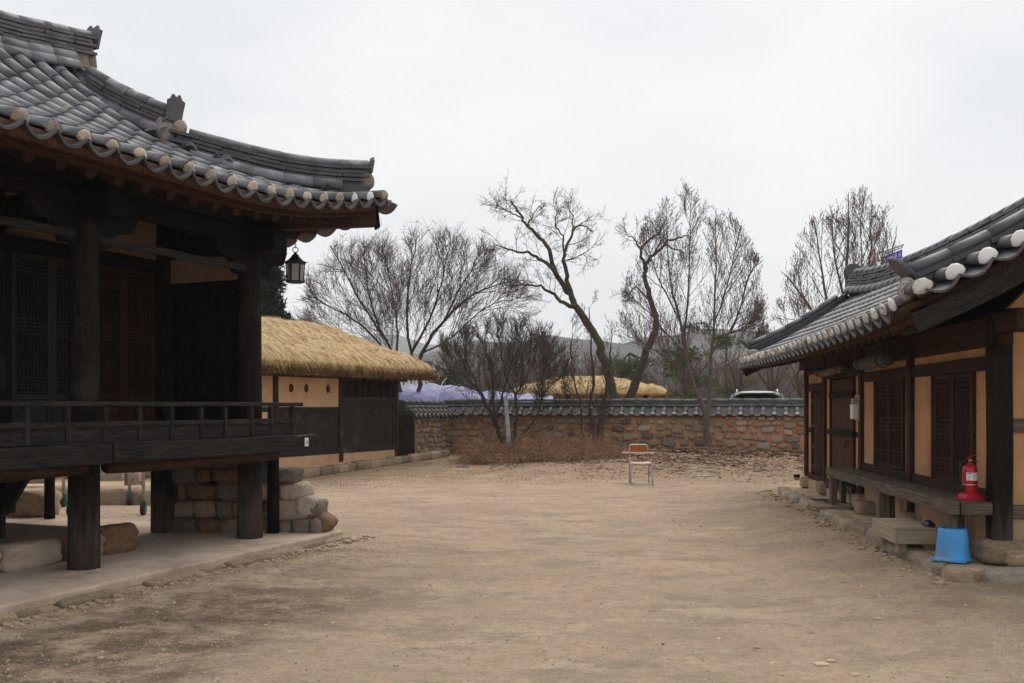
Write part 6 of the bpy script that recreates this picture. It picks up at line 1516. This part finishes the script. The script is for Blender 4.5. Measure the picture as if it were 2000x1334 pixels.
mb = MB(); mb.bar(q[0]+Vector((0, 0, .06)), q[1]+Vector((0, 0, .06)), .05, .04); mb.bar(q[0]+Vector((0, 0, .16)), q[1]+Vector((0.05, 0, .16)), .04, .04)
for i in range(6): p = q[0].lerp(q[1], i/5); mb.bar(p+Vector((0, 0, .05)), p+Vector((0, 0, .17)), .03, .03, up=(0, 1, 0))
mb.build('hanger', M['grey'], bs)
mk = MB(); rs = random.Random(4)
def stroke(u0, v0, u1, v1): mk.bar(q[3]+ax*u0+up*v0-Vector((0, .006, 0)), q[3]+ax*u1+up*v1-Vector((0, .006, 0)), .012, .008, up=(0, 1, 0))
for c in range(5):
    u = .06+.185*c
    for s in ((0, .78, .12, .78), (.06, .92, .06, .55), (0, .55, .13, .55), (.01, .66, .05, .42), (.11, .70, .13, .40), (.02, .38, .12, .38)):
        if rs.random() < .85: stroke(u+s[0], s[1], u+s[2], s[3])
    if c < 4: stroke(u+.02, .2, u+.10, .2); stroke(u+.05, .27, u+.06, .12)
mk.build('lettering', M['white'], bs)
# ------------------------------------------------------------------ leaf litter, dead grass, pebbles, straw bits
M['leaf'] = mat('dry_leaf', (.22, .12, .08), (.44, .28, .195), 7, .8, 0, c3=(.56, .42, .32), s3=4, t3=(.52, .62), c4=(.13, .06, .04), s4=6, t4=(.55, .65))
M['reed_d'] = mat('dead_reed', (.19, .095, .055), (.38, .225, .14), 2.2, .85, 0, c3=(.50, .36, .23), s3=5, t3=(.56, .68))
M['grass_d'] = mat('dry_grass', (.30, .21, .11), (.46, .35, .21), 2.2, .85, 0, c3=(.20, .20, .08), s3=1.5, t3=(.58, .72))
M['pebble'] = mat('pebbles', (.30, .25, .20), (.55, .48, .41), 14, .9, 0, c3=(.19, .145, .11), s3=20, t3=(.5, .6))
def wall_y(x): return 30-(x+2.06)*.302-.32
def litter():
    rs = random.Random(9); V = []; Fc = []
    def leaf(x, y, s, lift=.02):
        z = gz(x, y)+.05*abs(noise.noise((x*1.7, y*1.7, 5)))*sst(21, 25, y)*(x > -1.5)+rs.uniform(.005, lift); a = rs.uniform(0, 6.28); c, q = math.cos(a), math.sin(a); l = s*rs.uniform(.6, 1.2); w = l*rs.uniform(.35, .6); cu = rs.uniform(-.3, .6)*l; tl = rs.gauss(0, .45)
        o = len(V)
        for u, v, h in ((-l, 0, cu*.6), (0, -w, tl*w+.2*abs(cu)), (0, w, -tl*w+.2*abs(cu)), (l, 0, cu), (0, 0, 0)): V.append((x+u*c-v*q, y+u*q+v*c, max(z+h*.5, z)))
        Fc.extend([(o, o+1, o+4), (o+1, o+3, o+4), (o+3, o+2, o+4), (o+2, o, o+4)])
    k = 0
    while k < 16000:
        x = rs.uniform(-.5, 8.6); yw = wall_y(x); y = yw-abs(rs.gauss(0, 2.6)); 
        if y < 19.8: continue
        dens = .35+.65*(noise.noise((x*.7, y*.7, 2)) > -.05)
        if x < 1.5 and y < 23.5: dens *= .3
        if rs.random() > dens: continue
        leaf(x, y, rs.uniform(.04, .085), .06 if y > yw-1.2 else .03); k += 1
    for k in range(60):
        x = rs.uniform(2.2, 3.7); y = rs.uniform(8.5, 18); leaf(x, y, rs.uniform(.02, .045))
    for k in range(26): leaf(rs.uniform(-2.5, 4), rs.uniform(6.2, 19), rs.uniform(.02, .045), .01)
    for k in range(240):
        q = to_world(RC, RR, (rs.gauss(-.75, .22), rs.uniform(-.6, 9), 0)); leaf(q.x, q.y, rs.uniform(.012, .03), .012)
    mb = MB(); mb.add(V, Fc); tag(mb.build('leaf_litter', M['leaf']), 'fallen brown leaves banked against the back wall', 'leaves', kind='stuff')
litter()
def blades(name, label, m, spots, n, h, seed, bend=.6, wd=.007, cat='dry grass'):
    rs = random.Random(seed); V = []; Fc = []
    for k in range(n):
        cx, cy, rx, ry = rs.choice(spots); x = cx+rs.gauss(0, rx); y = min(cy+rs.gauss(0, ry), wall_y(cx+rx)-.05) if cy > 20 else cy+rs.gauss(0, ry); z = gz(x, y)-.01
        a = rs.uniform(0, 6.28); l = h*rs.uniform(.3, 1.1)*(.35+1.15*max(0, .45+noise.noise((x*2.1, y*2.1, seed)))); b = bend*rs.uniform(.3, 1.7); d = Vector((math.cos(a), math.sin(a), 0)); s = Vector((-d.y, d.x, 0))*wd*rs.uniform(.6, 1.4); p = Vector((x, y, z)); o = len(V)
        if cat == 'dry grass' and h > .3 and rs.random() < .35: b = 1.9; l *= .8
        m1 = p+Vector((0, 0, l*.5))+d*l*b*.25; e = p+Vector((0, 0, l*(.85-.55*min(b, 1.4)))) + d*l*b*.8
        V.extend([p-s, p+s, m1+s, m1-s, e]); Fc.extend([(o, o+1, o+2, o+3), (o+3, o+2, o+4)])
    mb = MB(); mb.add(V, Fc); return tag(mb.build(name, m), label, cat, kind='stuff')
def reeds(name, label, m, spots, n, h, seed, bend=.6, wd=.007, cat='dry grass'):
    rs = random.Random(seed); items = []
    for k in range(int(n*1.25)):
        cx, cy, rx, ry = rs.choice(spots); x = cx+rs.gauss(0, rx); y = min(cy+rs.gauss(0, ry), wall_y(cx+rx)-.05); z = gz(x, y)-.01
        hf = .3+1.2*max(0, .45+noise.noise((x*2.1, y*2.1, seed))); a = rs.uniform(0, 6.28); l = h*rs.uniform(.35, 1.0)*hf; th = rs.uniform(.05, .8); kk = rs.uniform(.25, 1.0); p = Vector((x, y, z)); pts = [p]; n_ = 5
        for i in range(n_):
            a += rs.gauss(0, .25); d = Vector((math.cos(a)*math.sin(th), math.sin(a)*math.sin(th), math.cos(th))); q = pts[-1]+d*(l/n_); q.z = max(q.z, gz(q.x, q.y)+.01); pts.append(q); th += kk*rs.uniform(.2, 1.0)
        items.append((pts, [wd*.7]*n_+[.0015]))
    o = tubes(name, items, 3, m, None); return tag(o, label, cat, kind='stuff')
def G(px, Y): return gpix(px, Y)
reeds('dead_reeds', 'tangled reddish dead reeds around the shrub stems', M['reed_d'], [(G(940, 25.6), 25.6, .26, .3), (G(965, 26.4), 26.4, .25, .3), (G(1005, 26), 26.2, .22, .3), (G(1048, 25.6), 25.6, .28, .35), (G(1062, 26.4), 26.4, .22, .3), (G(1040, 25.9), 25.9, .25, .3), (G(1110, 26), 26.0, .3, .5), (G(1185, 25.5), 25.6, .22, .3), (G(1150, 26.4), 26.3, .3, .4), (G(1090, 24.8), 24.8, .6, .3), (G(1020, 24.9), 25.0, .6, .25)], 8200, .72, 4, 1.15, .0058)
blades('dry_turf', 'short dry turf in the far yard', M['grass_d'], [(G(p, y), y, .8, .7) for p, y in ((800, 22), (880, 23.5), (900, 25.5), (960, 23), (1040, 22), (1120, 21.5), (720, 22.5), (1300, 23), (1400, 22.5), (1480, 21.5), (860, 27.5), (1350, 25), (1450, 24.5), (640, 20))], 9000, .07, 6, 1.1, .005)
blades('edge_weeds', 'low weeds and dry grass along the slab edge', M['grass_d'], [(*to_world(CC, LR, (1.0-.033*(u+3.8), u, 0))[:2], .10, .18) for u in np.linspace(-4.6, .9, 16)], 1500, .05, 8, 1.1, .003)
M['moss'] = mat('green_weed', (.05, .075, .02), (.10, .12, .04), 4, .9, 0)
blades('green_weeds', 'small green weeds by the slab edge at the lower left', M['moss'], [(*to_world(CC, LR, (.98-.033*(u+3.8), u, 0))[:2], .05, .10) for u in (-4.1, -3.7, -3.3, -2.9)], 420, .035, 12, .9, .004)
def grit():
    rs = random.Random(15); V = []; Fc = []
    for k in range(15000):
        y = 4.8+17*rs.random()**1.7; x = rs.uniform(-.56, .54)*y
        p = to_local(CC, LR, (x, y, 0)); r_ = to_local(RC, RR, (x, y, 0))
        if (p.x < .95 and p.y < 1.3) or (r_.x > -.6 and r_.y > -.6): continue
        s = rs.choice((.004, .005, .006, .008, .010, .013)) if rs.random() < .985 else rs.uniform(.016, .035)
        z = gz(x, y)+.016*noise.noise((x*.9, y*.9, 3))+.007*noise.noise((x*3.1, y*3.1, 8))+.004*noise.noise((x*9, y*9, 1)); a = rs.uniform(0, 6.28); o = len(V)
        for i in range(4): t = a+i*1.571+rs.uniform(-.3, .3); V.append((x+s*math.cos(t)*rs.uniform(.7, 1.3), y+s*math.sin(t), z-.002))
        V.append((x+s*.2, y, z+s*rs.uniform(.35, .8))); Fc.extend([(o, o+1, o+4), (o+1, o+2, o+4), (o+2, o+3, o+4), (o+3, o, o+4)])
    mb = MB(); mb.add(V, Fc); tag(mb.build('grit', M['pebble']), 'loose grit and pebbles scattered over the yard', 'grit', kind='stuff')
    V = []; Fc = []
    for k in range(2600):
        y = 5+18*rs.random()**1.3; x = rs.uniform(-.5, .5)*y
        if k < 900: q = to_world(CC, LR, (rs.gauss(1.35, .35), rs.uniform(-5, 1.5), 0)); x, y = q.x, q.y
        elif k < 1500: q = to_world(RC, RR, (rs.gauss(-.85, .28), rs.uniform(-1.6, 9), 0)); x, y = q.x, q.y
        l = rs.uniform(.012, .055); a = rs.uniform(0, 6.28); z = gz(x, y)+.016*noise.noise((x*.9, y*.9, 3))+.007*noise.noise((x*3.1, y*3.1, 8))+.004*noise.noise((x*9, y*9, 1))+.004; c, s = math.cos(a)*l, math.sin(a)*l; w = .0018; o = len(V)
        V.extend([(x-c-s/l*w, y-s+c/l*w, z), (x-c+s/l*w, y-s-c/l*w, z), (x+c, y+s, z+rs.uniform(0, .012)), (x, y, z+.004)]); Fc.append((o, o+1, o+2)); Fc.append((o, o+3, o+2))
    mb = MB(); mb.add(V, Fc); tag(mb.build('straw_bits', M['straw_d']), 'bits of straw and twig lying on the yard', 'straw', kind='stuff')
grit()
def chips():
    rs = random.Random(33); items = []
    for k in range(420):
        if k < 250: e = rs.uniform(-5.5, 1.3); q = to_world(CC, LR, (.93-.033*(e+3.8)-.02*max(0, e+3)+abs(rs.gauss(0, .10)), e, 0))
        else: e = rs.uniform(-.6, 8.8); q = to_world(RC, RR, (-.54-abs(rs.gauss(0, .09)), e, 0))
        s = rs.uniform(.015, .05)*(1.5 if rs.random() < .1 else 1)
        items.append((stone_mesh(rs.randrange(7), 'stone_w', .5), Matrix.Translation((q.x, q.y, gz(q.x, q.y)+s*.1)) @ Matrix.Rotation(rs.uniform(0, 6), 4, 'Z') @ Matrix.Diagonal((s*1.4, s, s*.7, 1))))
    tag(obj('stone_chips', merge_mesh('stone_chips', items, M['stone_w'])), 'loose stone chips along the slab and kerb edges', 'stone chips', kind='stuff')
chips()
random.seed(19)
for k, (px, py_, s) in enumerate(((1605, 1298, .05), (1622, 1292, .025), (1715, 1222, .025), (520, 1222, .016), (1670, 1320, .02))):
    Y = 1.6*F/(py_-HZ); x = gpix(px, Y); r = thing('flat_stone', ('pale flat stone embedded in the yard at the lower right', 'small pale flat stone touching a larger one at the lower right', 'grey flat stone in the yard below the blue bucket', 'small grey stone on the dark damp soil', 'pale stone chip nearest the bottom right of the yard')[k], 'stone', (x, Y, gz(x, Y))); stone(r, (0, 0, .0), (s*2, s*1.6, .022), mats=('slab',), name='rock', sq=.6)
# thin winter air
hz = MB(); hz.box(-1150, 1150, -62, 1560, -2.5, 90); o = hz.build('haze', None, fix=True); o.data.materials.clear()
hm_ = bpy.data.materials.new('winter_haze'); hm_.use_nodes = True; nt = hm_.node_tree; nt.nodes.clear(); v = nt.nodes.new('ShaderNodeVolumePrincipled'); v.inputs['Color'].default_value = (.90, .945, 1, 1); v.inputs['Density'].default_value = .00042; v.inputs['Anisotropy'].default_value = .2
oo = nt.nodes.new('ShaderNodeOutputMaterial'); nt.links.new(v.outputs[0], oo.inputs['Volume']); o.data.materials.append(hm_)
tag(o, 'thin winter haze over the village', None, kind='stuff')
